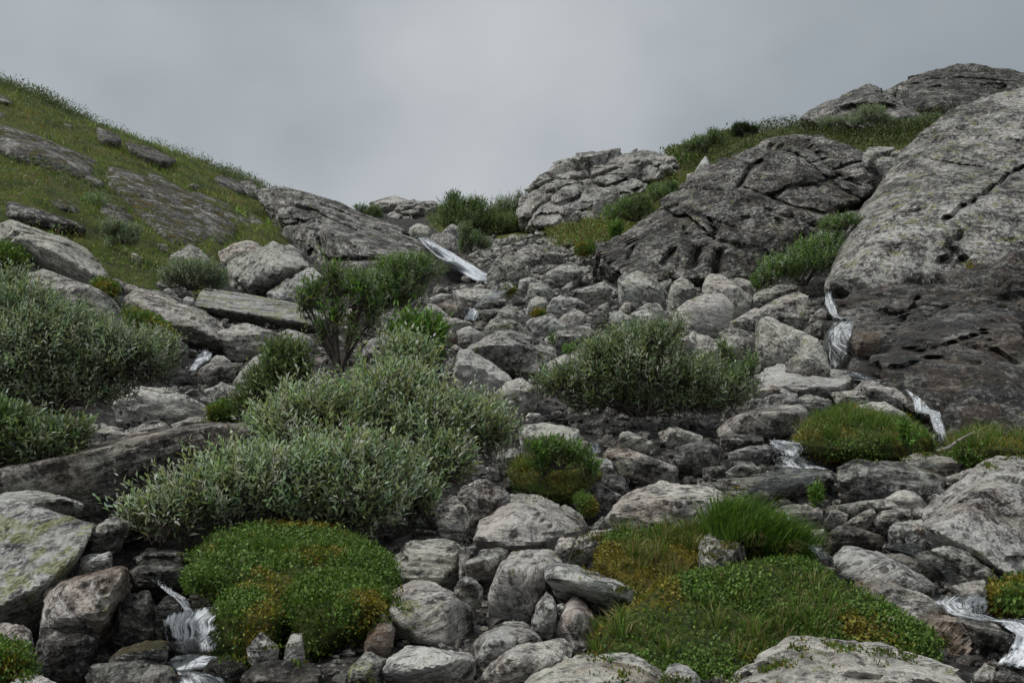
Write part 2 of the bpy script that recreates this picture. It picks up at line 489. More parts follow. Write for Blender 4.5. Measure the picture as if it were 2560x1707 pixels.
def film_material():
    b = NB('running_water')
    fl = b.n('ShaderNodeAttribute', {'attribute_type': 'GEOMETRY', 'attribute_name': 'flow'}).outputs['Vector']
    am = b.n('ShaderNodeAttribute', {'attribute_type': 'GEOMETRY', 'attribute_name': 'foam'}).outputs['Fac']
    mp = b.n('ShaderNodeMapping', None, Vector=fl)
    mp.inputs['Scale'].default_value = (1.0, 0.20, 1.0)
    n1 = b.noise(mp.outputs[0], 2.3, 7, 0.72, 0.9)
    n2 = b.noise(fl, 0.9, 4, 0.6, 0.4)
    f = b.math('ADD', b.math('MULTIPLY', b.math('SUBTRACT', n1, 0.5), 3.4), b.math('MULTIPLY', b.math('SUBTRACT', n2, 0.5), 1.6))
    f = b.step(b.math('ADD', b.math('ADD', f, b.math('MULTIPLY', am, 1.05)), -0.15), 0.05, 1.1)
    bp = b.n('ShaderNodeBump', None, Strength=0.35, Distance=0.02, Height=b.math('ADD', n1, n2))
    gl = b.n('ShaderNodeBsdfGlossy', None, Color=rgb(0.9, 0.93, 0.95), Roughness=0.10, Normal=bp.outputs[0])
    tr = b.n('ShaderNodeBsdfTransparent', None, Color=rgb(0.80, 0.82, 0.80))
    fr = b.n('ShaderNodeFresnel', None, IOR=1.33, Normal=bp.outputs[0])
    clear = b.n('ShaderNodeMixShader', None, i0=b.math('MULTIPLY', fr.outputs[0], 0.7, clamp=True), i1=tr.outputs[0], i2=gl.outputs[0])
    white = b.n('ShaderNodeBsdfDiffuse', None, Color=rgb(0.80, 0.83, 0.86))
    mx = b.n('ShaderNodeMixShader', None, i0=b.math('MULTIPLY', f, b.step(am, 0.0, 0.25)), i1=clear.outputs[0], i2=white.outputs[0])
    return b.done(mx.outputs[0])

def petal_material():
    b = NB('petals')
    col = b.n('ShaderNodeAttribute', {'attribute_type': 'GEOMETRY', 'attribute_name': 'col'}).outputs['Color']
    return b.done(b.n('ShaderNodeBsdfPrincipled', None, Base_Color=col, Roughness=0.6).outputs[0])

M_ROCK = rock_material()
M_LEAF = leaf_material('willow_leaf')
M_GRASS = leaf_material('grass_blade', (1.0, 1.0, 1.0), 0.55, 0.3)
M_GROUND = ground_material()
M_MOSS = moss_material()
M_BARK = bark_material()
M_FOAM = foam_material()
M_FILM = film_material()
M_PETAL = petal_material()
# ------------------------------------------------------------------ the ground sheet
VEG = [pts('S', '-1500,-400 -100,150 0,195 150,255 350,335 520,405 640,455 700,470 760,560 690,650 560,625 500,725 380,715 270,680 150,600 60,560 0,545 -400,560 -1500,500'),
       pts('E', '330,940 520,760 700,650 900,540 1120,480 1330,440 1480,430 1260,600 1010,800 860,900 640,960 480,960'),
       pts('S', '1560,400 1640,370 1780,320 1850,290 2000,280 2350,270 2900,150 3200,200 2700,400 2300,400 2160,400 2040,360 1930,360 1790,430 1660,440'),
       pts('C', '1380,360 1560,250 2100,200 2250,420 2100,560 1800,520 1500,480')]

def ground_full(X, Y, want_veg=False):
    """height of the finished ground, hummocks included"""
    Z = ground_z(X, Y)
    u, v = proj(np.stack([X, Y, Z], -1))
    veg = np.zeros_like(X)
    for p in VEG:
        veg = np.maximum(veg, soft_poly(u, v, p, 22))
    veg = np.where(Y > 1.5, veg, 0.2)
    veg = np.where(Y > 60, 1.0, veg)
    Q = np.stack([X, Y, Z], -1)
    bump = fbm(Q * 0.9, 5, 3, 0.55)
    big = fbm(Q * 0.28, 3, 9)
    Z = Z + veg * (bump * 0.22 + big * 0.25) - (1 - veg) * (np.abs(bump) * 0.22 + 0.03) * np.clip(Y / 6, 0.4, 1.6)
    return (Z, veg) if want_veg else Z

def build_ground():
    ly = np.concatenate([np.linspace(math.log(1.25), math.log(6), 80), np.linspace(math.log(6), math.log(60), 220)[1:], np.linspace(math.log(60), math.log(395), 20)[1:]])
    yy = np.concatenate([np.linspace(-25, 1.15, 14), np.exp(ly)])
    ss = np.concatenate([np.linspace(-3.9, -0.8, 24), np.linspace(-0.78, 0.78, 220), np.linspace(0.8, 3.9, 24)])
    S, Y = np.meshgrid(ss, yy, indexing='ij')
    X = S * np.where(Y > 1.2, Y, 1.2 + (1.2 - Y))
    Z, veg = ground_full(np.where(Y > 1.2, X, S * 1.25), np.maximum(Y, 1.25), True)
    Z = np.where(Y > 1.2, Z, Z - 0.12 * (1.2 - Y))
    n, m = X.shape
    V = np.stack([X, Y, Z], -1).reshape(-1, 3)
    idx = np.arange(n * m).reshape(n, m)
    F = np.stack([idx[:-1, :-1], idx[1:, :-1], idx[1:, 1:], idx[:-1, 1:]], -1).reshape(-1, 4)
    me = mesh_from('ground', V, F, M_GROUND, True, {'veg': veg.ravel()})
    return tag(link('ground', me), 'dark soil, gravel and green turf of the whole mountainside', None, None, 'structure')

GROUND = build_ground()

# ------------------------------------------------------------------ rocks
_ICO = {}
def ico(level):
    if level not in _ICO:
        bm = bmesh.new()
        bmesh.ops.create_icosphere(bm, subdivisions=level, radius=1.0)
        V = np.array([v.co[:] for v in bm.verts])
        F = np.array([[v.index for v in f.verts] for f in bm.faces])
        bm.free()
        _ICO[level] = (V, F)
    return _ICO[level]

def hull_planes(P):
    bm = bmesh.new()
    vs = [bm.verts.new(p) for p in P]
    r = bmesh.ops.convex_hull(bm, input=vs)
    junk = [g for g in list(r['geom_interior']) + list(r['geom_unused']) if isinstance(g, bmesh.types.BMVert)]
    bmesh.ops.delete(bm, geom=list(set(junk)), context='VERTS')
    bm.normal_update()
    HV = np.array([v.co[:] for v in bm.verts])
    c = (HV.min(0) + HV.max(0)) / 2 * 0.4 + HV.mean(0) * 0.6
    N, Hh = [], []
    for f in bm.faces:
        n = np.array(f.normal[:])
        if np.linalg.norm(n) < 0.5: continue
        h = float(n @ (np.array(f.verts[0].co[:]) - c))
        if h < 0: n, h = -n, -h
        N.append(n); Hh.append(max(h, 1e-4))
    bm.free()
    # merge nearly coplanar facets so that each face of the rock counts once
    order = np.argsort(Hh)
    kN, kH = [], []
    for i in order:
        dup = False
        for a, h in zip(kN, kH):
            if a @ N[i] > 0.985:
                dup = True
                break
        if not dup:
            kN.append(N[i]); kH.append(Hh[i])
    full = (np.array(N), np.array(Hh))
    return np.array(kN), np.array(kH), c, HV, full

def rock_shape(P, level, seed, p=16.0, rough=1.0, layers=0.4, dip=(0.4, 0.3, 0), cuts=5, joints=None, cracks=None, lumps=1.0, chips=1.0):
    r = np.random.default_rng(seed)
    N, Hh, c, HV, (fN, fH) = hull_planes(P)
    ext = (HV.max(0) - HV.min(0)) / 2
    size = float(np.prod(np.maximum(ext, 1e-3)) ** (1 / 3.0))
    # knocked-off corners
    for _ in range(cuts):
        n = r.normal(size=3); n /= np.linalg.norm(n)
        sup = ((HV - c) @ n).max()
        N = np.vstack([N, n]); Hh = np.append(Hh, sup * r.uniform(0.70, 0.92))
    D, F = ico(level)
    d = D * ext
    q = np.maximum(d @ N.T, 0) / Hh
    pm = np.maximum(q, 1e-9)
    mx = np.maximum(pm.max(1), (np.maximum(d @ fN.T, 0) / fH).max(1) * 0.985)
    t = 1.0 / (mx * ((pm / mx[:, None]) ** p).sum(1).clip(1e-9) ** (1.0 / p))
    t = np.maximum(t, (0.993 if p > 20 else 0.945) / mx)
    t = t * (1.0 + 0.02)
    V = d * t[:, None]
    dn = V / np.maximum(np.linalg.norm(V, axis=1), 1e-6)[:, None]
    so = r.uniform(-50, 50, 3)
    W = V / size
    disp = lumps * 0.022 * fbm(W * 1.3 + so, 3, seed % 97) + rough * 0.021 * fbm(W * 4.5 + so, 4, seed % 89 + 5, 0.6)
    if level >= 6:
        disp = disp + rough * 0.014 * fbm(W * 17 + so, 3, seed % 83 + 11, 0.6)
    # foliation: broken ledges across the dip direction
    ra, rb = dip[0], dip[1]
    g = np.array([math.sin(ra) * math.cos(rb), math.sin(ra) * math.sin(rb) - 0.2, math.cos(ra)]); g /= np.linalg.norm(g)
    gl = (W @ g)
    lay = vnoise(np.stack([gl * 7 + 0.8 * fbm(W * 1.1 + so, 2, 3), 0.7 * W[:, 0] + so[0], 0.7 * W[:, 1]], -1), seed % 71)
    lay2 = vnoise(np.stack([gl * 17 + 0.8 * fbm(W * 1.1 + so, 2, 3), 1.5 * W[:, 0] + so[0], 1.5 * W[:, 1]], -1), seed % 67)
    disp = disp + layers * (0.034 * np.tanh(lay * 3) * 0.6 + 0.020 * np.tanh(lay2 * 4))
    if chips > 0:
        for sc_, am_ in ((1.25, 0.15), (2.9, 0.085)):
            Q = W * sc_ * np.array([1.0, 1.0, 1.35]) + so + 0.18 * fbm(W * 2.5 + so, 2, 6)[:, None]
            f1, f2, cid, cen = worley(Q, seed % 59 + int(sc_ * 10), True)
            gx = np.stack([_hash(*(np.floor(cen * 64).astype(np.int64).T), 11 + k) for k in range(3)], -1) - 0.5
            disp = disp + chips * am_ * (1.1 * (gx * (Q - cen)).sum(-1) + 0.45 * (cid - 0.5))
    V = V + dn * (disp * size * 0.85)[:, None]
    if joints:
        sc, rot, dep, jit = joints
        cr, sr = math.cos(rot), math.sin(rot)
        Q = V @ np.array([[cr, 0, -sr], [0, 1, 0], [sr, 0, cr]]).T
        Q = Q * np.array(sc) + 0.14 * fbm(W * 3 + so, 2, 4)[:, None]
        f1, f2, cid = worley(Q, seed % 61)
        groove = np.exp(-((f2 - f1) / 0.065) ** 2)
        V = V - dn * (dep * groove - jit * (cid - 0.5))[:, None]
    Vw = V + c
    if cracks:
        u, v = proj(Vw)
        front = (Vw[:, 1] < c[1] + 0.25 * ext[1])
        wob = 3.0 * fbm(Vw * 2.2, 3, 5)
        for line, wpx, dep in cracks:
            dd = seg_dist(u + wob, v + wob, line)
            gsh = np.exp(-(dd / wpx) ** 2) * front
            ray = Vw / np.linalg.norm(Vw, axis=1)[:, None]
            Vw = Vw + ray * (dep * gsh)[:, None]
    return Vw, F, c, ext

def poly_span(poly, v):
    xs = []
    n = len(poly)
    for i in range(n):
        (x0, y0), (x1, y1) = poly[i], poly[(i + 1) % n]
        if (y0 - v) * (y1 - v) < 0:
            xs.append(x0 + (x1 - x0) * (v - y0) / (y1 - y0))
    return (min(xs), max(xs)) if len(xs) >= 2 else None

def cull_buried(V, F):
    """drop what is sunk deep in the ground"""
    dep = ground_z(V[:, 0], V[:, 1]) - V[:, 2]
    tol = 0.10 + 0.02 * V[:, 1]
    bur = (dep > tol + 0.35)
    keep = ~(bur[F].all(1))
    F = F[keep]
    used = np.zeros(len(V), bool); used[F.ravel()] = True
    idx = np.cumsum(used) - 1
    return V[used], idx[F]

N_ROCK = 0
HILL_ROCKS = []
TRIS = 0
def rock(tile, s, label, name='boulder', cat='boulder', y=None, t=0.55, li=0.25, w=0.0, m=0.0, ru=0.15, sp=0.5, fo=0.35, k=0.38, ov=0.12,
         ridge=None, D=None, p=34.0, rough=1.1, cuts=5, dip=None, level=None, drape=False, bulge=0.0, joints=None, cracks=None, group=None, lumps=1.0, fb=0.2, ft=0.75, seed=None, chips=None):
    """a boulder whose outline is known from the photograph, set on the ground at its own distance and given depth"""
    global N_ROCK, TRIS
    N_ROCK += 1
    seed = seed or (1000 + N_ROCK * 37)
    r = np.random.default_rng(seed)
    poly = pts(tile, s)
    U = np.array([a for a, _ in poly]); Vv = np.array([b_ for _, b_ in poly])
    vmax, vmin = Vv.max(), Vv.min()
    hpx, wpx = vmax - vmin, U.max() - U.min()
    ub = U[Vv > vmax - 0.15 * hpx].mean()
    y0 = y if y is not None else ground_hit(ub, vmax)
    mpp = y0 / FOC
    if D is None:
        D = (0.32 * wpx + 0.5 * hpx) * mpp
    cu, cv = U.mean(), (vmax + vmin) / 2
    P = []
    if drape:
        ys = np.array([ground_hit(a, b_, y0 * 1.25) for a, b_ in poly])
        HILL_ROCKS.append([(cu + (a - cu) * 0.93, cv + (b_ - cv) * 0.93) for a, b_ in poly])
        P += list(unproj(U, Vv, ys - 0.012 * y0))
        P += list(unproj(cu + (U - cu) * 0.55, cv + (Vv - cv) * 0.55, ys * 0.5 + ys.mean() * 0.5 - bulge))
        back = unproj(cu + (U - cu) * 0.7, cv + (Vv - cv) * 0.7, ys + D)
        back[:, 2] -= 0.6 * D
        P += list(back)
    else:
        th = (vmax - Vv) / max(hpx, 1e-6)
        P += list(unproj(U, Vv, y0 + D * (fb + (ft - fb) * th)))
        if ridge:
            for a in ridge.split():
                q = [float(z) for z in a.split(',')]
                ox, oy, kk = TILE[tile]
                P += list(unproj(np.array([ox + q[0] / kk]), np.array([oy + q[1] / kk]), np.array([y0 + D * (q[2] if len(q) > 2 else 0.03)])))
        else:
            vr = vmin + k * hpx
            sp_ = poly_span(poly, vr)
            if sp_:
                x0, x1 = sp_
                for fr in (0.13, 0.5, 0.87):
                    P += list(unproj(np.array([x0 + (x1 - x0) * (fr + r.uniform(-0.06, 0.06))]), np.array([vr + r.uniform(-0.08, 0.08) * hpx]), np.array([y0 + D * (0.02 + 0.10 * abs(fr - 0.5) + r.uniform(0, 0.06))])))
            vr2 = vmin + (0.82) * hpx
            sp_ = poly_span(poly, vr2)
            if sp_:
                x0, x1 = sp_
                for fr in (0.2, 0.8):
                    P += list(unproj(np.array([x0 + (x1 - x0) * fr]), np.array([vr2]), np.array([y0 + D * ov])))
        bk = unproj(cu + (U - cu) * 0.80, cv + (Vv - cv) * 0.78, np.full(len(U), y0 + D))
        P += list(bk)
        lo = Vv > cv
        P += list(unproj(cu + (U[lo] - cu) * 0.92, Vv[lo] + 0.28 * hpx + 6, np.full(lo.sum(), y0 + D * 0.45)))
        P += list(unproj(cu + (U[lo] - cu) * 0.85, Vv[lo] + 0.30 * hpx + 6, np.full(lo.sum(), y0 + D * 0.95)))
    P = np.array(P)
    px = max(hpx, wpx)
    lv = level or (6 if px > 300 else 5 if px > 85 else 4)
    if lv == 6 and px < 290: lv = 5
    if dip is None:
        dip = (r.uniform(0.1, 0.7), r.uniform(0, 6.28), 0.0)
    V, F, c, ext = rock_shape(P, lv, seed, p, rough, fo, dip, cuts, joints, cracks, lumps, (chips if chips is not None else (0.45 if p < 15 else 1.0)))
    V, F = cull_buried(V, F)
    gz = float(ground_z(c[0], c[1]))
    org = np.array([c[0], c[1], max(V[:, 2].min(), min(gz, c[2]))])
    me = mesh_from(name, V - org, F, M_ROCK)
    if p > 20: me.set_sharp_from_angle(angle=math.radians(30))
    TRIS += len(F)
    o = link(name, me, None, org)
    tag(o, label, cat, group)
    o['hue'] = 0.0 if name in ('cliff', 'rock_outcrop') else 1.0
    o['tone'] = float(t); o['lichen'] = float(li); o['wet'] = float(w); o['moss'] = float(m)
    o['rust'] = float(ru); o['spots'] = float(sp); o['layers'] = float(0.30 + fo)
    o['dip'] = (float(dip[0]), float(dip[0]) * 0.5, float(dip[1]))
    return o
# ------------------------------------------------------------------ cliffs and outcrops
OUT = dict(name='rock_outcrop', cat='outcrop')
R = rock
def lines(tile, *ls): return [(pts(tile, a), w_, d_) for a, w_, d_ in ls]

# pale slab filling the right edge
R('S', '2063,716 2088,660 2140,560 2200,465 2240,400 2265,368 2300,336 2350,296 2400,262 2480,238 2560,222 2900,190 2900,640 2560,690 2480,712 2400,738 2330,752 2240,760 2170,745 2110,730',
  'huge smooth pale grey cliff slab rising at the right edge', name='cliff', cat='cliff', y=15.0, D=9.0, t=0.38, li=0.55, ru=0.08, sp=0.25, fo=0.22, p=40, cuts=0, rough=0.8, lumps=0.3, level=7, chips=0.06, joints=((0.22, 0.2, 0.5), 0.65, 0.04, 0.10),
  ridge='2080,712,0.0 2160,740,-0.02 2350,745,-0.03 2600,690,-0.04 2180,600,0.08 2330,450,0.2 2420,560,0.03 2700,500,0.05', fb=0.02, ft=0.62,
  cracks=lines('F', ('2352,830 2250,890 2100,1000 1980,1090 1860,1150 1800,1210 1740,1220', 4.5, 0.45), ('1540,740 1700,790 1880,820 2020,830 2130,860 2250,890', 3.0, 0.14), ('1500,1170 1570,1170 1600,1150', 3, 0.2),
               ('1880,1330 1860,1380 1780,1400 1780,1430 1850,1480 1920,1530', 4, 0.25), ('2090,1160 2220,1200 2352,1190', 3, 0.1), ('1280,1566 1400,1440 1440,1340', 5, 0.15))
  + lines('G', ('1700,150 1830,140 1930,150 1900,180', 6, 0.45), ('1590,300 1640,330 1630,400', 3, 0.12), ('1000,250 1000,310 1080,350 1190,410 1290,440', 4, 0.18), ('1690,340 1680,400', 3, 0.1), ('1760,180 1900,220 2020,260', 4, 0.12)))
# dark wet slab below it
R('S', '2088,752 2130,735 2240,752 2380,738 2450,705 2560,655 2900,560 2900,1150 2560,1120 2440,1105 2380,1075 2300,1000 2230,965 2150,945 2085,925 2075,880 2110,820',
  'huge dark wet rock face under the pale cliff slab, streaked brown', name='cliff', cat='cliff', y=9.6, D=7.5, t=0.27, li=0.10, w=0.55, ru=0.6, sp=0.9, fo=0.5, p=30, cuts=0, rough=2.2, lumps=0.5, level=7, chips=0.4, joints=((0.6, 0.4, 1.0), 0.35, 0.10, 0.30),
  ridge='2130,930,0.04 2300,1000,-0.02 2420,1100,-0.10 2600,1110,-0.12 2290,850,0.22 2250,770,0.5 2440,745,0.42 2500,920,0.06 2200,840,0.4 2560,930,0.0', fb=0.05, ft=0.72,
  cracks=lines('G', ('1450,810 1560,840 1680,810 1820,770 1900,740 2060,690', 4, 0.22), ('1360,960 1500,950 1620,900 1740,880', 4, 0.2), ('1560,440 1480,560 1380,690 1340,740', 6, 0.2), ('2050,700 2150,850 2352,970', 6, 0.22), ('1750,1290 1850,1180 1990,1040', 5, 0.15), ('1600,1090 1680,1110', 3, 0.12)))
# dark cliff in the middle right
R('S', '1478,670 1517,602 1583,563 1667,497 1733,453 1783,417 1850,373 1913,348 1983,346 2043,346 2090,362 2143,388 2240,437 2232,463 2169,503 2103,527 2076,567 2016,613 1966,632 1905,662 1883,700 1760,705 1650,704 1533,694',
  'big dark triangular cliff face with white lichen specks', name='cliff', cat='cliff', y=19.6, D=6.0, t=0.27, li=0.30, ru=0.22, sp=0.85, fo=0.45, p=34, cuts=0, rough=1.4, lumps=0.45, level=7, dip=(0.75, 3.3, 0), chips=0.18, joints=((0.40, 0.3, 0.85), 0.6, 0.10, 0.40),
  ridge='1600,690,-0.02 1750,698,-0.03 1870,690,0.0 1640,600,0.12 1800,600,0.06 1950,600,0.06 1800,480,0.30 1900,380,0.62 2000,480,0.25 2180,490,0.3 2100,420,0.5 1560,640,0.1', fb=0.05, ft=0.75,
  cracks=lines('F', ('380,790 300,850 260,910 210,990', 6, 0.5), ('420,660 560,700 700,770 820,870 960,990 1160,1090', 4, 0.25), ('930,850 1050,810 1150,790 1260,830 1390,880', 4, 0.3), ('740,640 800,740 900,850 960,900 1130,980', 4, 0.25),
               ('1360,990 1180,1100 980,1170', 9, 0.7), ('220,980 420,1050 620,1130 850,1180', 4, 0.2), ('640,720 680,830', 3, 0.2), ('0,1240 40,1300 30,1380', 5, 0.3), ('760,800 860,770', 3, 0.2))
  + lines('E', ('1300,980 1210,1090', 7, 0.4), ('1480,980 1450,1090', 9, 0.5), ('1640,1000 1620,1140', 9, 0.5), ('960,890 1000,980 900,1140', 5, 0.3), ('1390,820 1410,890', 4, 0.2), ('1560,740 1630,860', 4, 0.2), ('1130,700 1330,640 1500,720 1800,820', 4, 0.14)))
# cracked hump left of it
R('S', '1306,548 1312,520 1318,476 1350,446 1378,428 1415,408 1450,395 1530,381 1600,378 1650,384 1700,408 1714,440 1690,470 1640,490 1560,530 1500,560 1430,575 1340,572',
  'pale grey rock hump split by a brick-like net of cracks', y=33.0, D=9.0, t=0.48, li=0.42, ru=0.15, sp=0.35, fo=0.4, p=34, cuts=2, rough=1.2, lumps=0.9, level=7, dip=(0.8, 3.4, 0),
  joints=((1.0, 0.5, 0.5), 0.75, 0.45, 0.50), ridge='1330,560,0.05 1420,560,0.0 1500,545,0.03 1380,470,0.2 1480,450,0.25 1600,440,0.3 1600,470,0.22', fb=0.08, ft=0.7, **OUT)
R('E', '890,380 920,310 1040,238 1180,250 1300,300 1390,370 1390,420 1270,440 1180,470 1030,480 930,440', 'rounded grey bedrock knob on the ridge with slanting cracks', y=34.5, D=5, t=0.56, li=0.3, fo=0.7, p=36, level=6, joints=((0.8, 0.4, 0.7), 0.7, 0.35, 0.3), dip=(0.9, 3.3, 0), **OUT)
R('E', '700,640 720,570 790,510 850,485 900,560 900,600 820,640', 'pale wedge of bedrock below the cracked hump', y=31.5, t=0.62, fo=0.5, p=30, level=5, **OUT)
R('E', '440,700 450,640 560,650 620,700 580,770 500,740', 'blocky broken ledge at the foot of the cracked hump', y=31.5, t=0.5, fo=0.6, p=40, level=5, **OUT)
R('E', '1450,440 1460,380 1540,270 1575,330 1560,390 1500,430', 'pale upright stone leaning on the dark cliff edge', name='boulder', cat='boulder', t=0.72, y=23.5, p=30)
R('E', '1395,470 1400,410 1450,390 1470,440 1450,465', 'pale low stone beside the upright one on the cliff edge', name='boulder', cat='boulder', t=0.68, y=24, p=30)
# crest at the upper right
R('F', '700,500 860,390 960,310 1010,285 1200,218 1230,232 1300,275 1420,360 1590,462 1500,500 1300,540 1000,560 800,540', 'pointed grey crag standing on the right skyline', y=33, D=7, t=0.34, fo=0.9, li=0.3, p=40, cuts=1, level=6, dip=(0.9, 3.4, 0), ridge='900,520,0.05 1300,520,0.02 1200,300,0.3 1020,400,0.2', **OUT)
R('F', '1290,272 1390,222 1460,235 1560,195 1720,100 1780,82 1850,70 2000,80 2150,100 2352,135 2700,190 2700,420 2352,330 1900,480 1720,500 1500,440 1420,350', 'dark rounded crag capping the upper right corner', y=38, D=9, t=0.20, fo=0.6, li=0.2, sp=0.8, p=38, cuts=2, level=6, ridge='1500,420,0.05 1800,440,0.02 1750,200,0.3 1950,250,0.25 1600,300,0.2', dip=(0.8, 3.3, 0), **OUT)
R('F', '1300,275 1360,240 1400,245 1390,300 1340,320', 'small square block perched on the right skyline', name='boulder', cat='boulder', y=38.5, t=0.45, p=40)
R('F', '1395,240 1420,220 1490,250 1490,285 1440,290', 'small tilted block beside the perched square one', name='boulder', cat='boulder', y=38.3, t=0.5, p=40)
R('F', '1125,760 1180,690 1260,680 1390,690 1370,730 1240,780 1160,790', 'flat lichened block wedged on top of the dark cliff', name='boulder', cat='boulder', y=22.2, t=0.58, li=0.6, p=36)
R('F', '1225,790 1290,755 1420,770 1420,840 1340,860 1260,830', 'yellow-lichened block with a black gap beneath, by the pale slab', name='boulder', cat='boulder', y=21.6, t=0.58, li=0.7, p=36)
R('F', '1340,740 1400,705 1500,705 1480,780 1420,775', 'pale flat block tucked behind the pale slab', name='boulder', cat='boulder', y=22, t=0.62, li=0.5, p=36)
R('F', '985,1230 1010,1170 1100,1150 1170,1160 1150,1200 1080,1240', 'dark block jammed under the overhang of the dark cliff', name='boulder', cat='boulder', y=19, t=0.4, p=36)
R('F', '560,1500 720,1420 800,1340 960,1240 960,1330 860,1440 700,1530', 'grey rock ramp behind the gully bush', y=19.3, t=0.5, p=30, **OUT)
# long ridge slab left of the waterfall
R('C', '110,150 250,140 330,138 420,160 520,188 680,235 840,300 960,350 1060,430 1180,470 1280,500 1340,530 1420,610 1500,690 1700,790 1910,895 1860,905 1700,890 1520,800 1300,790 1000,770 840,770 690,760 560,720 430,600 300,500 270,400 270,300 150,260',
  'long dark layered bedrock slab sloping down to the waterfall', y=24.5, D=10, t=0.34, li=0.38, ru=0.12, sp=0.45, fo=0.8, p=30, cuts=0, rough=1.2, lumps=0.45, level=7, dip=(0.55, 0.25, 0), chips=0.25, joints=((0.28, 0.3, 1.3), 0.42, 0.10, 0.30),
  ridge='600,740,0.03 840,760,0.0 1100,770,0.0 1500,790,0.0 1800,890,-0.06 500,480,0.18 620,470,0.12 900,500,0.2 1250,650,0.12 300,400,0.35 1000,640,0.05', fb=0.05, ft=0.8,
  cracks=lines('C', ('600,440 600,560 660,680', 8, 0.6), ('330,440 420,420 560,400', 5, 0.3), ('440,230 700,300 900,390 1200,560 1400,690', 3, 0.16), ('560,400 760,470 900,520 1080,600', 3, 0.16), ('660,690 800,690 1000,680 1100,700', 5, 0.45), ('300,300 400,380 560,440', 4, 0.2), ('640,260 900,350 1300,560', 3, 0.14), ('250,150 260,280', 4, 0.2)), **OUT)
R('C', '0,100 80,95 130,150 100,240 40,200', 'grey knob where the turf meets the ridge slab', y=36, t=0.45, p=38, **OUT)
R('C', '280,330 320,290 380,310 420,390 330,395 290,380', 'small smooth ledge beside the grass on the ridge slab', y=29, t=0.5, p=36, **OUT)
# far skyline rocks
R('C', '975,340 985,262 1060,240 1105,232 1150,208 1220,235 1305,268 1250,300 1150,330 1070,350', 'pointed pale rock on the far skyline above the waterfall', y=50, D=6, t=0.60, li=0.3, p=34, cuts=1, fo=0.5, **OUT)
R('C', '1050,420 1120,350 1220,300 1330,272 1440,262 1520,290 1460,340 1380,390 1280,450 1260,500 1180,470', 'broken layered outcrop left of the skyline bushes', y=44, D=6, t=0.54, li=0.35, fo=0.9, p=30, level=6, joints=((0.7, 0.4, 1.0), 0.3, 0.4, 0.5), **OUT)
# bare rock on the grassy hillside
HS = dict(drape=True, t=0.30, li=0.15, ru=0.2, sp=0.8, fo=0.7, rough=1.4, p=14, **OUT)
R('A', '-80,385 150,425 330,495 430,555 560,565 720,625 750,740 560,805 420,745 260,690 100,595 -80,560', 'upper band of blue-grey bedrock across the grassy hillside', bulge=1.2, m=0.6, level=6, D=2.0, **HS)
R('A', '800,685 960,735 1130,755 1240,865 1400,895 1530,945 1620,1035 1750,1125 1770,1240 1700,1305 1480,1340 1330,1335 1200,1205 1080,1085 980,1005 860,885 800,780', 'broad rusty moss-streaked bedrock face in the middle of the hillside', bulge=1.4, m=0.66, level=6, D=2.5, **HS)
R('A', '715,405 800,435 900,475 925,510 880,545 755,535 730,470', 'smooth grey boulder bedded in the turf near the left skyline', bulge=0.9, m=0.1, D=1.5, **HS)
R('A', '950,515 1080,555 1240,615 1330,665 1250,700 1050,645 955,575', 'dark bedrock ledge just under the left skyline', bulge=0.7, m=0.5, D=1.5, **HS)
R('A', '1615,800 1660,765 1850,828 1895,905 1830,925 1640,865', 'grey bedrock ledge near the end of the left skyline', bulge=0.8, m=0.15, D=1.5, **HS)
R('A', '1915,850 2060,858 2065,1005 1980,985 1905,935', 'cracked grey bedrock step at the end of the grassy hillside', bulge=0.9, m=0.1, D=1.5, **HS)
R('A', '-40,965 150,985 330,1045 560,1125 660,1200 500,1170 300,1140 80,1075 -40,1020', 'low grey rock shelf in the grass above the tilted boulder', bulge=0.6, m=0.15, D=1.0, **HS)
R('A', '630,915 800,955 960,1045 1020,1160 880,1170 750,1085', 'dark mossy rock behind the lone hillside willow', bulge=0.7, m=0.5, D=1.2, **HS)
R('A', '290,905 450,895 610,955 610,1065 470,1045', 'rust-mossed rock patch left of the lone hillside willow', bulge=0.5, m=0.75, D=1.0, **HS)
R('A', '1090,765 1180,765 1400,885 1300,900 1180,850', 'dark undercut lip above the moss-streaked face', bulge=0.75, m=0.1, D=1.0, **HS)
R('A', '1835,1085 1900,1065 2010,1150 1960,1180 1860,1135', 'small pale rock in the grass below the ridge slab', bulge=0.7, D=0.8, **HS)
R('A', '1375,890 1480,905 1700,995 1730,1050 1940,1170 1850,1185 1640,1065', 'narrow grey rib bordering the moss-streaked face', bulge=0.7, D=1.0, **HS)
R('A', '595,765 680,765 790,830 720,858 620,820', 'small pale rock showing through the hillside moss', bulge=0.5, m=0.4, D=0.7, **HS)
R('A', '460,390 510,385 550,410 520,425', 'little grey rock high on the left hillside', bulge=0.5, D=0.5, **HS)
R('A', '-40,290 20,310 60,340 0,350 -40,340', 'grey rock at the upper left edge of the hillside', bulge=0.5, D=0.5, **HS)
R('A', '-40,165 40,185 100,230 60,245 -40,220', 'grey ledge just under the skyline at the left edge', bulge=0.5, D=0.5, **HS)
R('A', '1180,1295 1230,1290 1260,1325 1210,1340', 'small grey stone lying in the lower grass', name='stone', cat='stone', t=0.5)
R('A', '975,1370 1010,1350 1060,1400 1020,1420', 'small dark stone in the moss of the grassy slope', name='stone', cat='stone', t=0.45)
R('A', '1410,850 1450,835 1500,855 1470,875 1420,872', 'pinkish stone in the grass above the mossy face', name='stone', cat='stone', t=0.55, ru=1.0)

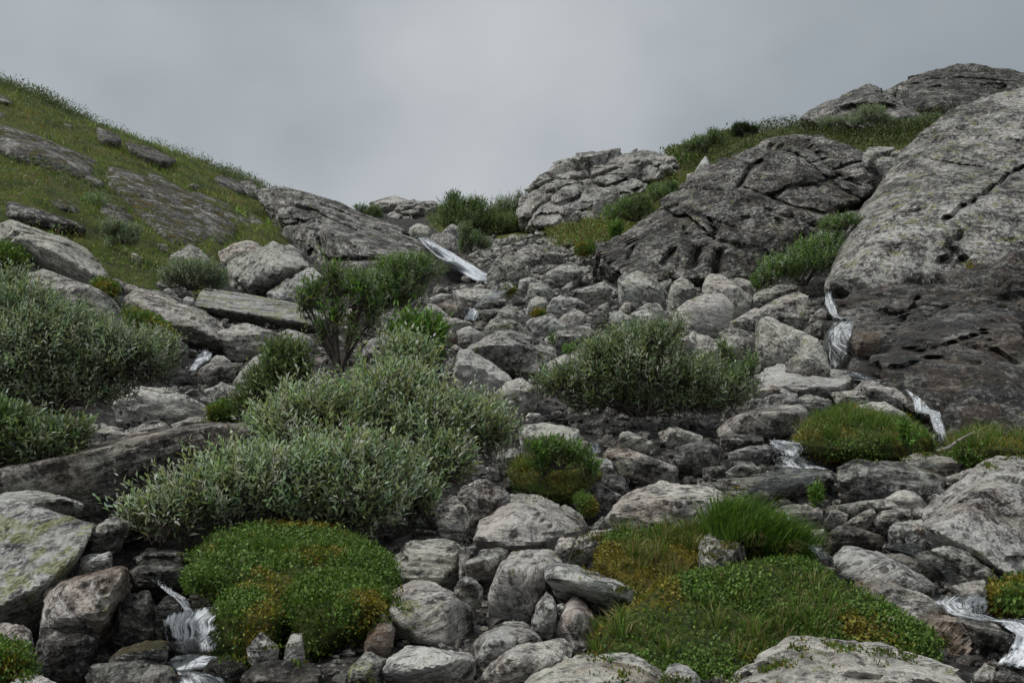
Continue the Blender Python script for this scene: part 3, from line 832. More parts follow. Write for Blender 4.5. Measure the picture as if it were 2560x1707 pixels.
# ------------------------------------------------------------------ boulders of the left middle ground
R('B', '-200,20 -120,-5 0,-20 90,-25 190,0 370,85 480,100 640,190 740,310 820,410 760,428 640,445 520,415 390,392 250,300 150,220 0,130 -200,90', 'large tilted grey boulder below the grassy slope at the left edge', t=0.60, fo=0.6, sp=0.35, p=34, level=6, y=11.5, D=2.6, ridge='100,120,0.02 300,200,0.0 500,300,0.0 700,400,0.03 0,60,0.1 380,150,0.12', dip=(0.6, 0.5, 0))
R('B', '170,380 330,352 430,390 640,470 800,560 900,650 962,722 900,800 700,790 450,680 200,520', 'broad smooth grey slab behind the left willow', name='flat_rock', cat='slab', t=0.58, fo=0.3, li=0.35, p=38, y=9.6, D=2.2, rough=0.7, level=6, lumps=0.5)
R('B', '925,590 970,510 1090,462 1250,528 1420,608 1560,690 1690,780 1640,850 1710,935 1480,915 1300,825 1120,705 945,640', 'long layered slab dipping towards the small left cascade', name='flat_rock', cat='slab', t=0.55, li=0.45, fo=1.1, p=30, D=1.7, level=6, dip=(0.7, 0.2, 0), ridge='1000,600,0.0 1200,640,0.0 1450,800,0.0 1640,880,0.05 1200,590,0.1')
R('B', '1458,612 1520,503 1700,503 1950,543 2200,588 2352,635 2462,690 2430,790 2300,792 2100,772 1850,722 1650,662', 'flat thick slab crusted with yellow-green lichen', name='flat_rock', cat='slab', t=0.56, li=0.95, fo=0.35, p=44, D=1.9, level=6, rough=0.5, lumps=0.3, cuts=1, chips=0.18, ridge='1465,615,0.0 1700,640,0.0 1900,680,0.0 2100,720,0.0 2350,755,0.0', ov=0.4, fb=0.5, ft=1.0)
R('B', '1595,830 1690,790 1805,772 1840,743 1960,780 2125,850 2110,905 1950,935 1800,955 1700,925', 'layered pale slab between the cascade and the lichened slab', name='flat_rock', cat='slab', t=0.60, fo=0.9, p=38, level=6)
R('B', '2050,832 2160,783 2260,810 2352,858 2330,925 2180,935 2110,892', 'rounded pale boulder left of the upright willow', t=0.62, p=14)
R('B', '1698,300 1760,268 1960,180 2070,138 2140,190 2240,213 2300,300 2312,342 2200,412 2050,462 1920,522 1850,482 1790,422 1700,382', 'big cracked block with a pointed top beside the ridge slab', t=0.58, fo=0.8, p=40, level=6, cuts=2, D=2.4, dip=(0.9, 0.4, 0), ridge='1790,420,0.02 1850,470,0.0 2110,330,0.0 2040,200,0.25 1990,330,0.05 2290,310,0.15')
R('B', '2090,560 2200,440 2300,332 2352,318 2450,370 2470,430 2352,530 2230,600 2000,520', 'grey boulder propping up the big cracked block', t=0.56, m=0.25, p=30, y=16.5)
R('B', '1635,208 1690,200 1740,155 1830,128 1920,140 1965,180 1850,245 1720,315 1660,285', 'brownish split block behind the big cracked block', t=0.52, ru=0.5, p=40, cuts=2)
R('B', '1258,255 1340,200 1430,153 1500,190 1575,272 1480,300 1350,290', 'small pyramid-shaped pale boulder above the grey shrub', t=0.68, ru=0.25, p=40, cuts=0, ridge='1280,260,0.1 1440,260,0.0 1430,170,0.4')
R('B', '1358,572 1400,538 1450,550 1468,600 1410,622', 'round brown pebble-like stone beside the lichened slab', name='stone', cat='stone', t=0.6, ru=0.8, p=8, cuts=0)
R('B', '1205,495 1260,473 1335,540 1290,565', 'small pale stone left of the round brown stone', name='stone', cat='stone', t=0.64)
R('B', '815,435 860,408 1055,480 960,525 870,475', 'flat dark rock at the lower edge of the turf', t=0.52)
R('B', '745,490 830,495 905,570 860,610 780,565', 'dark angular stone in the gap beside the broad smooth slab', name='stone', cat='stone', t=0.42)
R('B', '1155,445 1230,413 1350,440 1455,520 1370,545 1250,485', 'dark low rock under the grey hillside shrub', t=0.42)
R('B', '1195,850 1290,838 1425,920 1400,962 1280,985 1195,945', 'wet mossy boulder left of the small cascade', t=0.48, w=0.5, m=0.3)
R('B', '1475,1105 1560,1050 1700,1048 1865,1028 1800,1125 1720,1195 1540,1188', 'flat streaked slab below the small left cascade', name='flat_rock', cat='slab', t=0.5, fo=1.0)
R('B', '1555,1045 1620,983 1680,990 1745,1040 1640,1070', 'small pale stone right beside the left cascade', name='stone', cat='stone', t=0.6)
R('B', '1735,1195 1830,1070 1900,990 1980,948 2090,958 2145,1000 2050,1100 1950,1190 1850,1245', 'smooth curved grey boulder left of the main willow', t=0.6, fo=0.5, p=12)
R('B', '1520,1255 1660,1188 1760,1218 1845,1270 1760,1355 1640,1325', 'blocky pale boulder with a dark underside near the white slab', t=0.62, p=36)
R('B', '790,1390 870,1268 1000,1208 1150,1228 1380,1258 1500,1330 1645,1392 1560,1435 1350,1455 1200,1475 1000,1490', 'white slab blotched with black moss between the two willows', name='flat_rock', cat='slab', t=0.72, sp=1.0, m=0.25, p=28, level=6, rough=0.8)
R('B', '925,1555 1080,1488 1190,1470 1295,1530 1280,1600 1000,1615', 'dark rounded rock behind the long dark slab', t=0.5)
R('B', '1285,1505 1430,1448 1720,1443 1735,1500 1560,1525 1320,1570', 'pale flat rock behind the top of the long dark slab', t=0.64, fo=0.7, p=38)
R('B', '560,1560 760,1488 900,1540 1070,1615 900,1660 700,1690 550,1650', 'grey slab between the left willow and the long dark slab', name='flat_rock', cat='slab', t=0.58, fo=0.6)
R('B', '1475,1305 1570,1293 1710,1350 1640,1378 1540,1345', 'dark low rock right of the white blotched slab', t=0.45, sp=0.9)
R('B', '0,300 60,270 170,330 160,400 0,390', 'dark rock in the hollow under the large tilted boulder', t=0.4)

# ------------------------------------------------------------------ left foreground
R('M', '-150,930 -60,900 150,850 450,738 560,690 700,640 1000,592 1350,520 1780,474 1920,488 1925,560 1850,700 1500,880 1100,1080 850,1165 600,1180 0,1120 -150,1040', 'long dark slab with a pale upper edge leaning behind the main willow', name='flat_rock', cat='slab', y=5.35, D=0.75, t=0.38, li=0.1, sp=0.55, fo=0.9, p=44, cuts=0, level=6, rough=0.7, lumps=0.35, chips=0.35, dip=(0.35, 3.6, 0), ru=0.3,
  ridge='-100,940,0.0 150,875,0.0 450,760,0.0 700,680,0.0 1000,620,0.0 1350,560,0.0 1780,505,0.0 1900,510,0.0 600,1150,0.25 1000,1060,0.25 0,1090,0.25 1500,800,0.2', fb=0.35, ft=0.6, ov=0.25)
R('M', '-150,1040 -60,1020 110,983 330,988 500,1048 622,1080 600,1165 550,1200 300,1130 0,1085 -150,1090', 'thin slab with yellow lichen lying against the long dark slab', name='flat_rock', cat='slab', y=4.75, D=0.7, t=0.55, li=0.6, p=40, level=6, rough=0.6, lumps=0.4)
R('L', '-200,240 -80,212 90,187 290,253 500,320 704,383 660,480 620,545 560,645 400,805 200,915 0,1042 -200,1120', 'broad tilted slab patched with yellow lichen at the left edge', name='flat_rock', cat='slab', y=3.9, D=0.9, t=0.60, li=1.0, sp=0.25, fo=0.25, p=50, cuts=0, level=6, rough=0.5, lumps=0.25, chips=0.2,
  ridge='-150,1040,0.0 0,968,0.0 150,905,0.02 300,828,0.05 400,760,0.09 500,685,0.14 590,575,0.2 650,465,0.30 695,392,0.42', fb=0.25, ft=0.95)
R('L', '345,890 430,808 730,778 880,693 962,718 962,880 880,965 840,1060 760,1140 680,1075 500,1095 305,1150', 'blocky pinkish-grey boulder under the yellow-lichened slab', t=0.50, ru=0.8, y=3.75, D=0.55, p=40, cuts=1, level=6, ridge='330,1110,0.03 690,1050,0.0 770,1060,0.02 770,790,0.12 900,720,0.2 480,830,0.15', cracks=lines('L', ('780,790 785,930 760,1080', 3.5, 0.05)))
R('L', '690,465 700,398 860,308 985,372 960,408 800,455', 'flat dark plate of rock left of the main willow', name='flat_rock', cat='slab', t=0.46, p=36, y=4.35)
R('L', '538,790 580,620 840,578 838,700 700,745', 'square block with a strip of moss along its top', t=0.45, p=44, y=4.1, m=0.55)
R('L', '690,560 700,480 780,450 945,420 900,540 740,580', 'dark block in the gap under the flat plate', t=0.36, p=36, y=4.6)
R('L', '-120,1150 60,1088 170,1088 242,1180 268,1330 200,1430 60,1450 -120,1440', 'pale speckled boulder in the lower left corner', t=0.68, sp=0.8, y=3.45, p=14)
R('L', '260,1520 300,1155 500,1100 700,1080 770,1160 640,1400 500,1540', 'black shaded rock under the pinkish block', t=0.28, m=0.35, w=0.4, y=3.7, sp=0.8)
R('L', '635,1520 690,1440 900,1398 1100,1418 1300,1440 1342,1520 1325,1690 640,1700', 'dark wet rock glistening at the bottom edge by the cascade', t=0.45, w=0.6, ru=0.3, y=3.15, sp=0.7)
R('L', '1045,1530 1130,1418 1280,1440 1345,1500 1335,1680 1050,1700', 'rounded wet knob of rock next to the bottom cascade', t=0.5, w=0.4, y=3.08, p=12, ru=0.35)
R('L', '20,1600 60,1560 180,1500 300,1508 470,1585 430,1700 20,1700', 'pale rock tip at the very bottom left', t=0.72, y=3.0)
R('L', '1775,1570 1880,1430 2060,1393 2352,1410 2420,1480 2370,1680 1780,1680', 'dark flat wet rock at the bottom right of the cascade', t=0.34, w=0.6, y=3.2, sp=0.6)
R('L', '1855,1310 1960,1163 2095,1290 2020,1395 1900,1410', 'small dark pointed stone below the moss mound', name='stone', cat='stone', t=0.46, fo=0.9, y=3.45)
R('L', '2125,1330 2180,1198 2262,1188 2285,1330 2220,1395 2140,1385', 'small brownish stone below the moss mound', name='stone', cat='stone', t=0.5, ru=0.5, y=3.45)
R('L', '1490,1490 1580,1380 1700,1343 1835,1400 1865,1475 1700,1550 1560,1545', 'dark rounded rock that the cascade washes over', t=0.3, w=0.9, y=3.35, p=9)
R('L', '855,1190 870,1000 960,890 1130,870 1180,960 1155,1120 1000,1150', 'dark mossy rock wall left of the cascade', t=0.26, w=0.6, m=0.55, y=3.85)
R('L', '815,1390 920,1300 1100,1248 1255,1250 1285,1365 1050,1420 850,1420', 'low mossy wet rock left of the cascade foot', t=0.3, w=0.5, m=0.6, y=3.5)
R('L', '1130,1090 1170,950 1280,895 1420,940 1500,1080 1400,1150 1230,1130', 'brown wet rock behind the cascade curtain', t=0.36, w=0.8, ru=1.0, y=3.85)
R('L', '1400,960 1420,850 1560,828 1625,880 1640,1000 1560,1100 1450,1040', 'stack of thin dark layers beside the cascade', t=0.34, fo=1.4, w=0.5, y=3.95, p=36)
R('K', '-80,1430 -20,1330 100,1340 200,1390 160,1480 150,1640 -80,1680', 'dark low stone beside the flat lichened stone at the bottom', t=0.4, w=0.2, y=3.2)

R('L', '940,760 1050,660 1250,640 1420,690 1460,800 1380,880 1180,870 1000,880', 'added mossy rock, blackened to paint the shade of the deep hollow under the main willow', t=0.2, w=0.6, m=0.45, y=4.2, D=0.5)  # added rock: its near-black tone paints in the hollow's shade
R('L', '1000,640 1120,560 1350,560 1500,620 1450,700 1200,700', 'added rock coloured dark as the shadow below the lowest willow branches', t=0.22, m=0.3, y=4.5, D=0.4)  # also added; the low tone stands in for shadow under the branches
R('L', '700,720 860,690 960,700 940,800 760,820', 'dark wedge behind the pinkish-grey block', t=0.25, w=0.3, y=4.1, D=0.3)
# ------------------------------------------------------------------ centre foreground
R('K', '868,470 900,390 950,213 1080,213 1140,180 1230,148 1330,163 1440,240 1600,320 1715,425 1500,540 1440,580 1100,580 885,570', 'big pale grey boulder in the middle foreground with a broad slanting face', t=0.68, sp=0.45, p=34, level=6, y=4.75, D=1.0, ridge='880,470,0.0 960,230,0.16 1100,540,-0.02 1180,400,0.0 1300,250,0.25 1640,410,0.2 1300,520,0.0')
R('K', '940,1010 960,880 1050,640 1130,568 1280,543 1450,558 1535,640 1440,780 1400,920 1290,1080 1100,1100 985,1080', 'tall rounded pale boulder with a yellow-green lichen patch', t=0.68, li=0.55, fo=0.7, p=11, level=6, y=3.85, D=0.65, dip=(1.3, 1.0, 0))
R('K', '1385,700 1440,653 1600,678 1830,768 1960,828 2055,880 2045,975 1960,990 1700,895 1480,845 1388,825', 'long pale slab slanting down to the moss bank', name='flat_rock', cat='slab', t=0.68, sp=0.75, fo=0.9, p=38, level=6, y=3.75, D=0.42, ridge='1400,760,0.0 1700,810,0.0 1980,920,0.0 1500,700,0.15')
R('K', '1285,1100 1340,960 1400,878 1450,918 1478,1020 1462,1150 1390,1205 1310,1140', 'narrow upright stone with a point between two boulders', name='stone', cat='stone', t=0.66, fo=0.6, y=3.6, D=0.22, p=32)
R('K', '1445,1200 1520,1040 1600,888 1690,945 1765,1060 1800,1350 1600,1375 1570,1250', 'pinkish-grey boulder beside the narrow upright stone', t=0.60, ru=0.9, sp=0.4, y=3.55, D=0.4, p=13, level=6)
R('K', '1478,975 1540,963 1548,1000 1490,1085 1468,1045', 'tiny bluish block behind the narrow upright stone', name='stone', cat='stone', t=0.62, y=3.68)
R('K', '125,970 200,878 400,788 540,788 600,850 750,900 835,960 965,1125 900,1230 770,1310 620,1335 420,1270 250,1190 170,1070', 'large knobbly lichen-covered boulder in the middle foreground', t=0.66, li=0.45, sp=0.8, ru=0.25, p=12, level=6, y=3.65, D=0.7, rough=1.5, lumps=1.5)
R('K', '20,1210 100,1068 190,1048 265,1170 220,1300 50,1340', 'orange-brown wet stone left of the knobbly boulder', t=0.55, ru=1.6, w=0.5, y=3.6)
R('K', '150,1440 220,1368 340,1298 460,1288 650,1328 830,1348 875,1390 865,1490 700,1575 450,1540 200,1530', 'flat lichened stone lying at the bottom edge, slightly left of centre', t=0.68, li=0.5, sp=0.8, p=30, level=6, y=3.2, D=0.42, ridge='180,1450,0.0 450,1440,0.0 840,1420,0.0 560,1330,0.3')
R('K', '790,1320 1000,1140 1090,1088 1220,1088 1330,1158 1395,1255 1250,1330 1080,1410 880,1460', 'streaked grey boulder under the tall rounded one', t=0.58, fo=0.8, sp=0.5, y=3.45, D=0.5, p=14, level=6)
R('K', '900,1310 940,1220 1080,1128 1185,1230 1140,1320 980,1385', 'small rounded grey stone resting on the streaked boulder', name='stone', cat='stone', t=0.60, y=3.36, D=0.22, p=10)
R('K', '850,1590 940,1440 1130,1338 1520,1218 1585,1270 1575,1365 1380,1445 1200,1560 1000,1640', 'long lichened stone pointing up to the right at the bottom', t=0.66, sp=0.6, p=32, level=6, y=3.2, D=0.42)
R('K', '1150,1620 1340,1470 1480,1400 1700,1348 2060,1323 2180,1380 2280,1480 2350,1620 2350,1850 1150,1850', 'large pale boulder cut by the bottom edge right of centre', t=0.76, ru=0.55, sp=0.45, p=12, level=6, y=2.85, D=0.7, k=0.5)
R('K', '210,640 330,508 500,488 770,468 795,530 760,700 700,760 560,820 300,830 235,740', 'layered pale block with stacked edges below the main willow', t=0.64, fo=1.6, sp=0.6, p=34, level=6, y=4.25, D=0.5, dip=(0.15, 0.5, 0), rough=1.3)
R('K', '735,740 750,580 870,498 895,565 850,620 800,700', 'dark wedge of rock between the layered block and the big pale boulder', t=0.4, p=34, y=4.3)
R('K', '795,700 900,570 1050,548 1115,580 1060,650 1000,720 820,735', 'flat grey plate with a black hollow beneath it', name='flat_rock', cat='slab', t=0.56, p=36, y=4.2, D=0.4, ridge='800,690,0.0 1000,640,0.0', fb=0.4, ov=0.5)
R('K', '705,870 760,748 850,770 925,850 905,930 800,950 720,915', 'dark pitted stone in the crevice', name='stone', cat='stone', t=0.38, ru=0.6, sp=0.9, y=3.95)
R('K', '560,290 660,138 720,163 800,250 822,340 740,455 650,410 590,350', 'pale stone at the right end of the main willow', t=0.63, p=32, y=4.85)
R('K', '700,200 790,60 900,23 1050,80 1160,172 1000,260 940,400 880,430 810,350', 'brownish slab behind the big pale boulder', name='flat_rock', cat='slab', t=0.54, ru=0.5, p=32, level=6, y=5.05)
R('K', '1455,570 1500,468 1625,468 1570,610 1535,650', 'pale corner stone at the edge of the moss bank', name='stone', cat='stone', t=0.7, p=36, y=4.35)
R('K', '1555,620 1640,470 1740,428 1930,398 1945,455 1780,520 1640,640 1570,660', 'grey streaked stone bordering the moss bank', t=0.6, p=32, y=4.4)
R('H', '1495,960 1530,868 1640,738 1780,648 1960,608 2200,618 2352,658 2500,720 2600,790 2560,900 2150,1010 1900,1010 1650,1010', 'big domed white-speckled boulder behind the moss bank', t=0.74, ru=0.3, sp=0.9, p=9, level=6, y=4.95, D=1.1, lumps=0.6)
R('H', '1440,970 1530,848 1520,950 1475,990', 'small grey stone beside the domed boulder', name='stone', cat='stone', t=0.58, y=5.0)
R('H', '1140,550 1200,498 1350,538 1420,600 1665,712 1600,760 1430,710 1240,630', 'dark low slab under the leafy moss clump', name='flat_rock', cat='slab', t=0.45, sp=0.7)
R('H', '1360,430 1500,428 1620,478 1700,620 1680,690 1560,660 1430,580', 'wet grey boulder with a thread of water on it', t=0.54, w=0.35)
R('H', '1460,420 1560,358 1700,363 1850,418 2110,525 2050,570 1850,545 1770,530 1600,470', 'rusty-topped low boulder in the stream bed', t=0.56, ru=0.8, sp=0.6)
R('H', '1585,460 1720,438 1770,480 1740,520 1610,510', 'small dark flat stone on the rusty-topped boulder', name='stone', cat='stone', t=0.4, y=6.0)
R('H', '880,230 940,178 1080,158 1230,188 1350,218 1395,290 1390,410 1150,350 900,350', 'smooth white boulder between the two willows', t=0.76, sp=0.5, p=13, level=6)
R('H', '1635,310 1660,238 1720,233 1898,310 1890,338 1740,300 1650,320', 'thin pale plate of rock propped on a stone', name='flat_rock', cat='slab', t=0.66, p=40, fo=0.9, y=6.9)
R('H', '1580,365 1740,288 1825,320 1835,390 1700,385', 'reddish stone under the thin propped plate', name='stone', cat='stone', t=0.5, ru=0.9)
R('H', '2020,450 2100,340 2200,298 2352,278 2400,300 2445,400 2352,510 2150,525 2060,490', 'dark rounded wet boulder in the stream bed', t=0.38, w=0.5, p=11)
R('H', '1140,800 1240,778 1350,850 1420,960 1300,960', 'grey rock showing behind the big slanting boulder', t=0.55)
R('H', '690,400 900,348 895,460 800,540 715,500', 'dark rock in the shade at the right of the main willow', t=0.4, y=6.2)
R('H', '760,620 830,558 900,580 990,695 880,735', 'dark stone left of the leafy moss clump', name='stone', cat='stone', t=0.42)
R('H', '1940,250 2050,198 2275,270 2260,325 2100,325 1980,305', 'low mossy rock below the right willow', t=0.5, m=0.3)
R('H', '830,130 840,90 890,85 910,130 870,160', 'small white stone at the edge of the main willow', name='stone', cat='stone', t=0.72)
R('H', '940,130 960,95 1050,100 1060,120 980,150', 'little flat pale stone near the right willow', name='stone', cat='stone', t=0.66)

# ------------------------------------------------------------------ right foreground
R('I', '30,230 100,148 270,88 450,50 600,23 700,18 748,80 725,160 610,295 520,320 250,290 50,275', 'large dark boulder with a pale top left of the grassy hummock', t=0.5, sp=0.5, p=14, level=6, D=1.3, k=0.28)
R('I', '20,275 170,253 400,263 425,295 405,335 140,375 80,340', 'dark split block under the pale-topped boulder', t=0.38, p=36)
R('I', '130,400 280,348 420,330 495,380 430,440 260,445', 'brown wet rock left of the double cascade', t=0.44, w=0.4, ru=0.5)
R('I', '100,550 200,478 330,458 375,500 250,550 150,575', 'small striped stone in the stream bed', name='stone', cat='stone', t=0.56, fo=1.2)
R('I', '-60,500 130,488 115,555 0,575 -60,560', 'small dark stone in the stream bed', name='stone', cat='stone', t=0.34)
R('I', '-80,620 100,575 250,548 520,518 750,558 945,558 970,650 800,700 500,720 250,710 -80,700', 'wide low bedrock sill crossing the stream', name='flat_rock', cat='slab', t=0.54, fo=0.8, w=0.25, ru=0.35, p=32, level=6, D=1.5)
R('I', '760,360 920,323 1080,338 1205,400 1215,440 1050,455 900,415', 'reddish rock below the grassy hummock', t=0.46, ru=0.7, w=0.2)
R('I', '690,400 760,358 860,363 935,420 870,470 760,455', 'grey stone right of the double cascade', t=0.55)
R('I', '1375,450 1500,393 1700,386 1870,430 2020,497 1900,570 1770,610 1500,540', 'flat-topped pale rock with rusty stains right of the hummock', t=0.6, ru=0.6, sp=0.6, p=32, level=6, y=6.3)
R('I', '945,500 1080,448 1380,458 1560,500 1770,580 1765,700 1550,745 1130,680 960,660', 'dark rusty ledge over the lower stream', t=0.42, ru=0.9, w=0.3, sp=0.9, p=32, level=6, y=6.0, k=0.25)
R('I', '1760,575 1960,508 2040,508 1960,590 1800,640', 'small striped stone against the huge right boulder', name='stone', cat='stone', t=0.58, fo=0.9, y=5.9)
R('I', '1280,750 1390,678 1450,663 1540,690 1648,780 1600,845 1450,830 1350,810', 'rounded brownish stone in front of the rusty ledge', t=0.58, ru=0.7, p=10)
R('I', '920,800 1150,758 1330,743 1430,800 1230,845 1080,875', 'dark flat slab in the right stream bed', name='flat_rock', cat='slab', t=0.46, sp=0.6, p=30)
R('I', '1190,910 1300,828 1500,798 1595,840 1400,940 1215,965', 'dark layered slab tilted against the huge right boulder', name='flat_rock', cat='slab', t=0.42, fo=1.2, p=30)
R('I', '955,955 1100,868 1220,813 1238,840 1195,895 1070,965', 'thin brown slab with a pale tip in the stream bed', name='flat_rock', cat='slab', t=0.52, ru=0.5, p=30)
R('I', '850,915 900,828 950,813 1055,870 1035,910 900,955', 'small pale-edged stone under the drip ledge', name='stone', cat='stone', t=0.54)
R('I', '830,1030 960,938 1060,938 1160,1000 1315,1020 1315,1090 1150,1100 845,1085', 'dark brown wet block above the pale oblong boulder', t=0.36, w=0.6, ru=0.5, p=30)
R('I', '1320,1040 1360,928 1480,908 1580,888 1680,980 1745,1065 1600,1100 1400,1090', 'ochre wet boulder with water trickling over it', t=0.62, ru=1.2, w=0.15, p=28)
R('I', '1590,840 1700,760 1830,678 1960,580 2150,448 2260,438 2352,428 2700,400 2700,1400 2352,1380 2250,1360 2100,1280 2000,1170 1850,1120 1720,1005', 'huge pale lichened boulder at the right edge in the foreground', t=0.66, li=0.35, sp=0.6, ru=0.35, p=32, level=7, y=4.5, D=1.5, cuts=2, lumps=0.6,
  ridge='1720,990,0.03 1900,1080,0.0 2100,1230,-0.02 2300,1330,-0.03 1950,880,0.04 2200,800,0.1 2050,640,0.3 2500,700,0.12 2500,1300,-0.02')
R('I', '880,1165 1000,1078 1100,1088 1250,1128 1420,1218 1600,1308 1705,1390 1685,1490 1610,1505 1480,1450 1200,1370 1080,1330 950,1260', 'long pale oblong boulder lying across the right stream', t=0.78, sp=0.75, fo=0.6, p=13, level=6, y=4.15, D=0.6, k=0.45, rough=0.9)
R('J', '900,960 960,858 1100,828 1240,813 1400,828 1550,920 1700,1010 2000,1110 2260,1260 2150,1450 1900,1480 1700,1340 1450,1180 1150,1110 930,1100', 'broad pinkish wet slab below the oblong boulder', name='flat_rock', cat='slab', t=0.54, ru=0.8, w=0.3, p=28, level=6, y=3.5, D=0.9, rough=0.8, k=0.6)
R('I', '1300,1150 1430,1148 1600,1208 1690,1295 1560,1310 1420,1240', 'dark wet rock behind the oblong boulder', t=0.36, w=0.5, y=4.4)
R('I', '1515,1150 1650,1128 1860,1260 1835,1320 1700,1280', 'dark striped wet rock between oblong and huge boulder', t=0.4, w=0.4, fo=1.0, y=4.45)
R('I', '1610,1100 1760,1088 1950,1148 2100,1280 2180,1365 2020,1370 1850,1310', 'ochre-streaked slab at the foot of the huge right boulder', name='flat_rock', cat='slab', t=0.52, ru=0.8, fo=1.0, y=4.4)
R('I', '1290,1100 1400,1068 1600,1090 1625,1140 1450,1165', 'black wet stone under the ochre boulder', name='stone', cat='stone', t=0.3, w=0.7, y=4.7)
R('I', '1810,1400 1980,1348 2065,1358 2070,1420 2090,1550 1950,1530 1860,1440', 'pale stone in the rushing water at the right', t=0.66, ru=0.4, w=0.15, y=3.85)
R('I', '420,815 580,768 780,768 825,800 850,890 760,925 600,905 550,845', 'overhanging ledge with a drip of water beside the grass tuft', t=0.42, ru=0.6, w=0.4, p=30, y=5.3)
R('I', '310,700 380,658 450,680 450,745 350,755', 'small black stone near the yellow flower', name='stone', cat='stone', t=0.28, y=5.45)
R('I', '1100,680 1210,638 1265,700 1200,745 1120,715', 'dark wet stone under the rusty ledge', name='stone', cat='stone', t=0.36, w=0.6)
R('I', '670,980 880,958 870,1020 800,1055 720,1035', 'small reddish stone by the right cascade', name='stone', cat='stone', t=0.42, ru=0.8)
R('J', '90,1600 130,1538 450,1368 620,1248 750,1203 950,1238 1250,1268 1430,1348 1500,1438 1750,1478 1880,1540 1980,1700 1980,1850 50,1850', 'broad white-streaked slab at the bottom edge right of the moss', name='flat_rock', cat='slab', t=0.76, li=0.4, fo=0.8, sp=0.5, p=28, level=6, y=2.75, D=0.95, k=0.6)
R('J', '1870,1090 1980,1088 2150,1148 2290,1220 2260,1290 2100,1275 1980,1200', 'black dripping rock beside the right cascade', t=0.3, w=0.7, y=3.5)
R('J', '1970,1500 2060,1408 2135,1450 2170,1580 2150,1720 1990,1720', 'small wet rock in the lower right corner', name='stone', cat='stone', t=0.46, w=0.4, y=3.0)
R('J', '2120,1500 2200,1448 2352,1498 2450,1640 2450,1740 2170,1740', 'dark wet rock in the very lower right corner', t=0.32, w=0.6, y=2.95)
R('J', '-90,500 20,408 120,430 230,490 345,620 335,750 150,815 0,825 -100,720', 'grey rock half buried in the moss bank', t=0.52, li=0.3, sp=0.6, p=12, y=3.95, D=0.55, level=6)
R('K', '2280,1470 2310,1420 2380,1400 2440,1420 2540,1500 2580,1640 2560,1760 2290,1760', 'small pale rounded stone at the bottom edge beside the moss', name='stone', cat='stone', t=0.7, p=10, y=2.95, D=0.3)

# ------------------------------------------------------------------ right middle ground
R('G', '270,500 340,398 480,368 600,308 672,340 660,388 480,455 330,535', 'long dark block leaning towards the right waterfall', t=0.42, sp=0.6, p=30)
R('G', '660,355 700,318 850,298 872,360 850,380 740,385', 'pale block capping the ledge at the waterfall lip', t=0.64, p=34)
R('G', '140,640 260,558 400,498 600,398 710,388 778,520 700,680 620,665 450,620 340,715 190,710', 'big two-toned boulder left of the right waterfall', t=0.54, li=0.35, sp=0.5, p=30, level=6, ridge='160,620,0.05 450,540,0.0 690,640,0.02 470,520,0.06 720,420,0.3')
R('G', '335,640 380,588 430,573 560,640 680,690 800,740 835,830 905,975 780,965 640,880 540,850 400,910 342,905', 'large pale wedge-shaped boulder near the right waterfall', t=0.66, sp=0.4, p=34, level=6, ridge='350,870,0.0 540,800,0.0 650,850,0.02 860,940,0.06 400,620,0.25')
R('G', '530,945 650,858 760,858 908,975 760,990', 'dark low rock under the pale wedge boulder', t=0.46, p=38, y=10.0)
R('G', '40,670 70,638 200,688 330,708 355,800 260,875 150,800', 'grey layered slab left of the pale wedge boulder', name='flat_rock', cat='slab', t=0.56, fo=0.9, p=38)
R('G', '-20,730 90,708 200,768 255,870 220,955 100,920 -20,830', 'brown smooth boulder above the right willow', t=0.44, ru=0.9, p=12)
R('G', '320,1050 430,948 500,928 690,958 900,978 1010,998 1135,1010 1050,1110 930,1200 700,1170 520,1160 360,1100', 'broad whitish ledge under the right waterfall', name='flat_rock', cat='slab', t=0.80, sp=0.5, fo=0.6, p=34, level=6, D=1.8, k=0.6, rough=1.2)
R('G', '1070,1110 1160,1038 1390,1078 1450,1140 1545,1205 1550,1295 1350,1265 1180,1170', 'pale-topped block with a black front above the hummock', t=0.62, p=34, sp=0.8, k=0.35, D=1.0)
R('G', '350,1235 420,1158 650,1148 660,1220 500,1285 380,1295', 'grey slab edge below the whitish ledge', name='flat_rock', cat='slab', t=0.58, p=30)
R('G', '640,1185 760,1148 925,1190 890,1255 740,1275 670,1245', 'dark streaked slab beside the hummock', name='flat_rock', cat='slab', t=0.5, fo=0.9, p=30)
R('G', '1030,1265 1200,1208 1300,1208 1450,1270 1540,1335 1450,1375 1100,1320', 'pale rounded rock behind the grassy hummock', t=0.66, fo=0.6, p=14)
R('G', '890,1135 1150,1128 1290,1200 1100,1235 950,1205', 'dark step under the whitish ledge', t=0.48, p=38)
R('G', '760,555 830,503 900,540 925,610 860,655 775,615', 'small brown cube-like stone at the waterfall', name='stone', cat='stone', t=0.4, ru=0.9, w=0.3, p=30)
R('G', '690,675 820,598 895,640 855,715 800,750 715,705', 'brown wet stone just left of the waterfall', name='stone', cat='stone', t=0.38, ru=0.9, w=0.4, p=36)
R('G', '340,1130 460,1083 535,1120 430,1175', 'small brownish stone on the whitish ledge', name='stone', cat='stone', t=0.55, ru=0.4)
R('G', '870,395 960,338 1055,380 1045,425 950,475', 'dark stone at the lip of the right waterfall', name='stone', cat='stone', t=0.42, w=0.3)
R('G', '1030,740 1060,668 1200,678 1340,710 1270,780 1100,830', 'rounded brown wet hump beside the right waterfall', t=0.42, ru=1.0, w=0.6, p=10, y=10.4)
R('G', '210,690 260,665 300,700 260,715', 'tiny stone on the grey layered slab', name='stone', cat='stone', t=0.55)

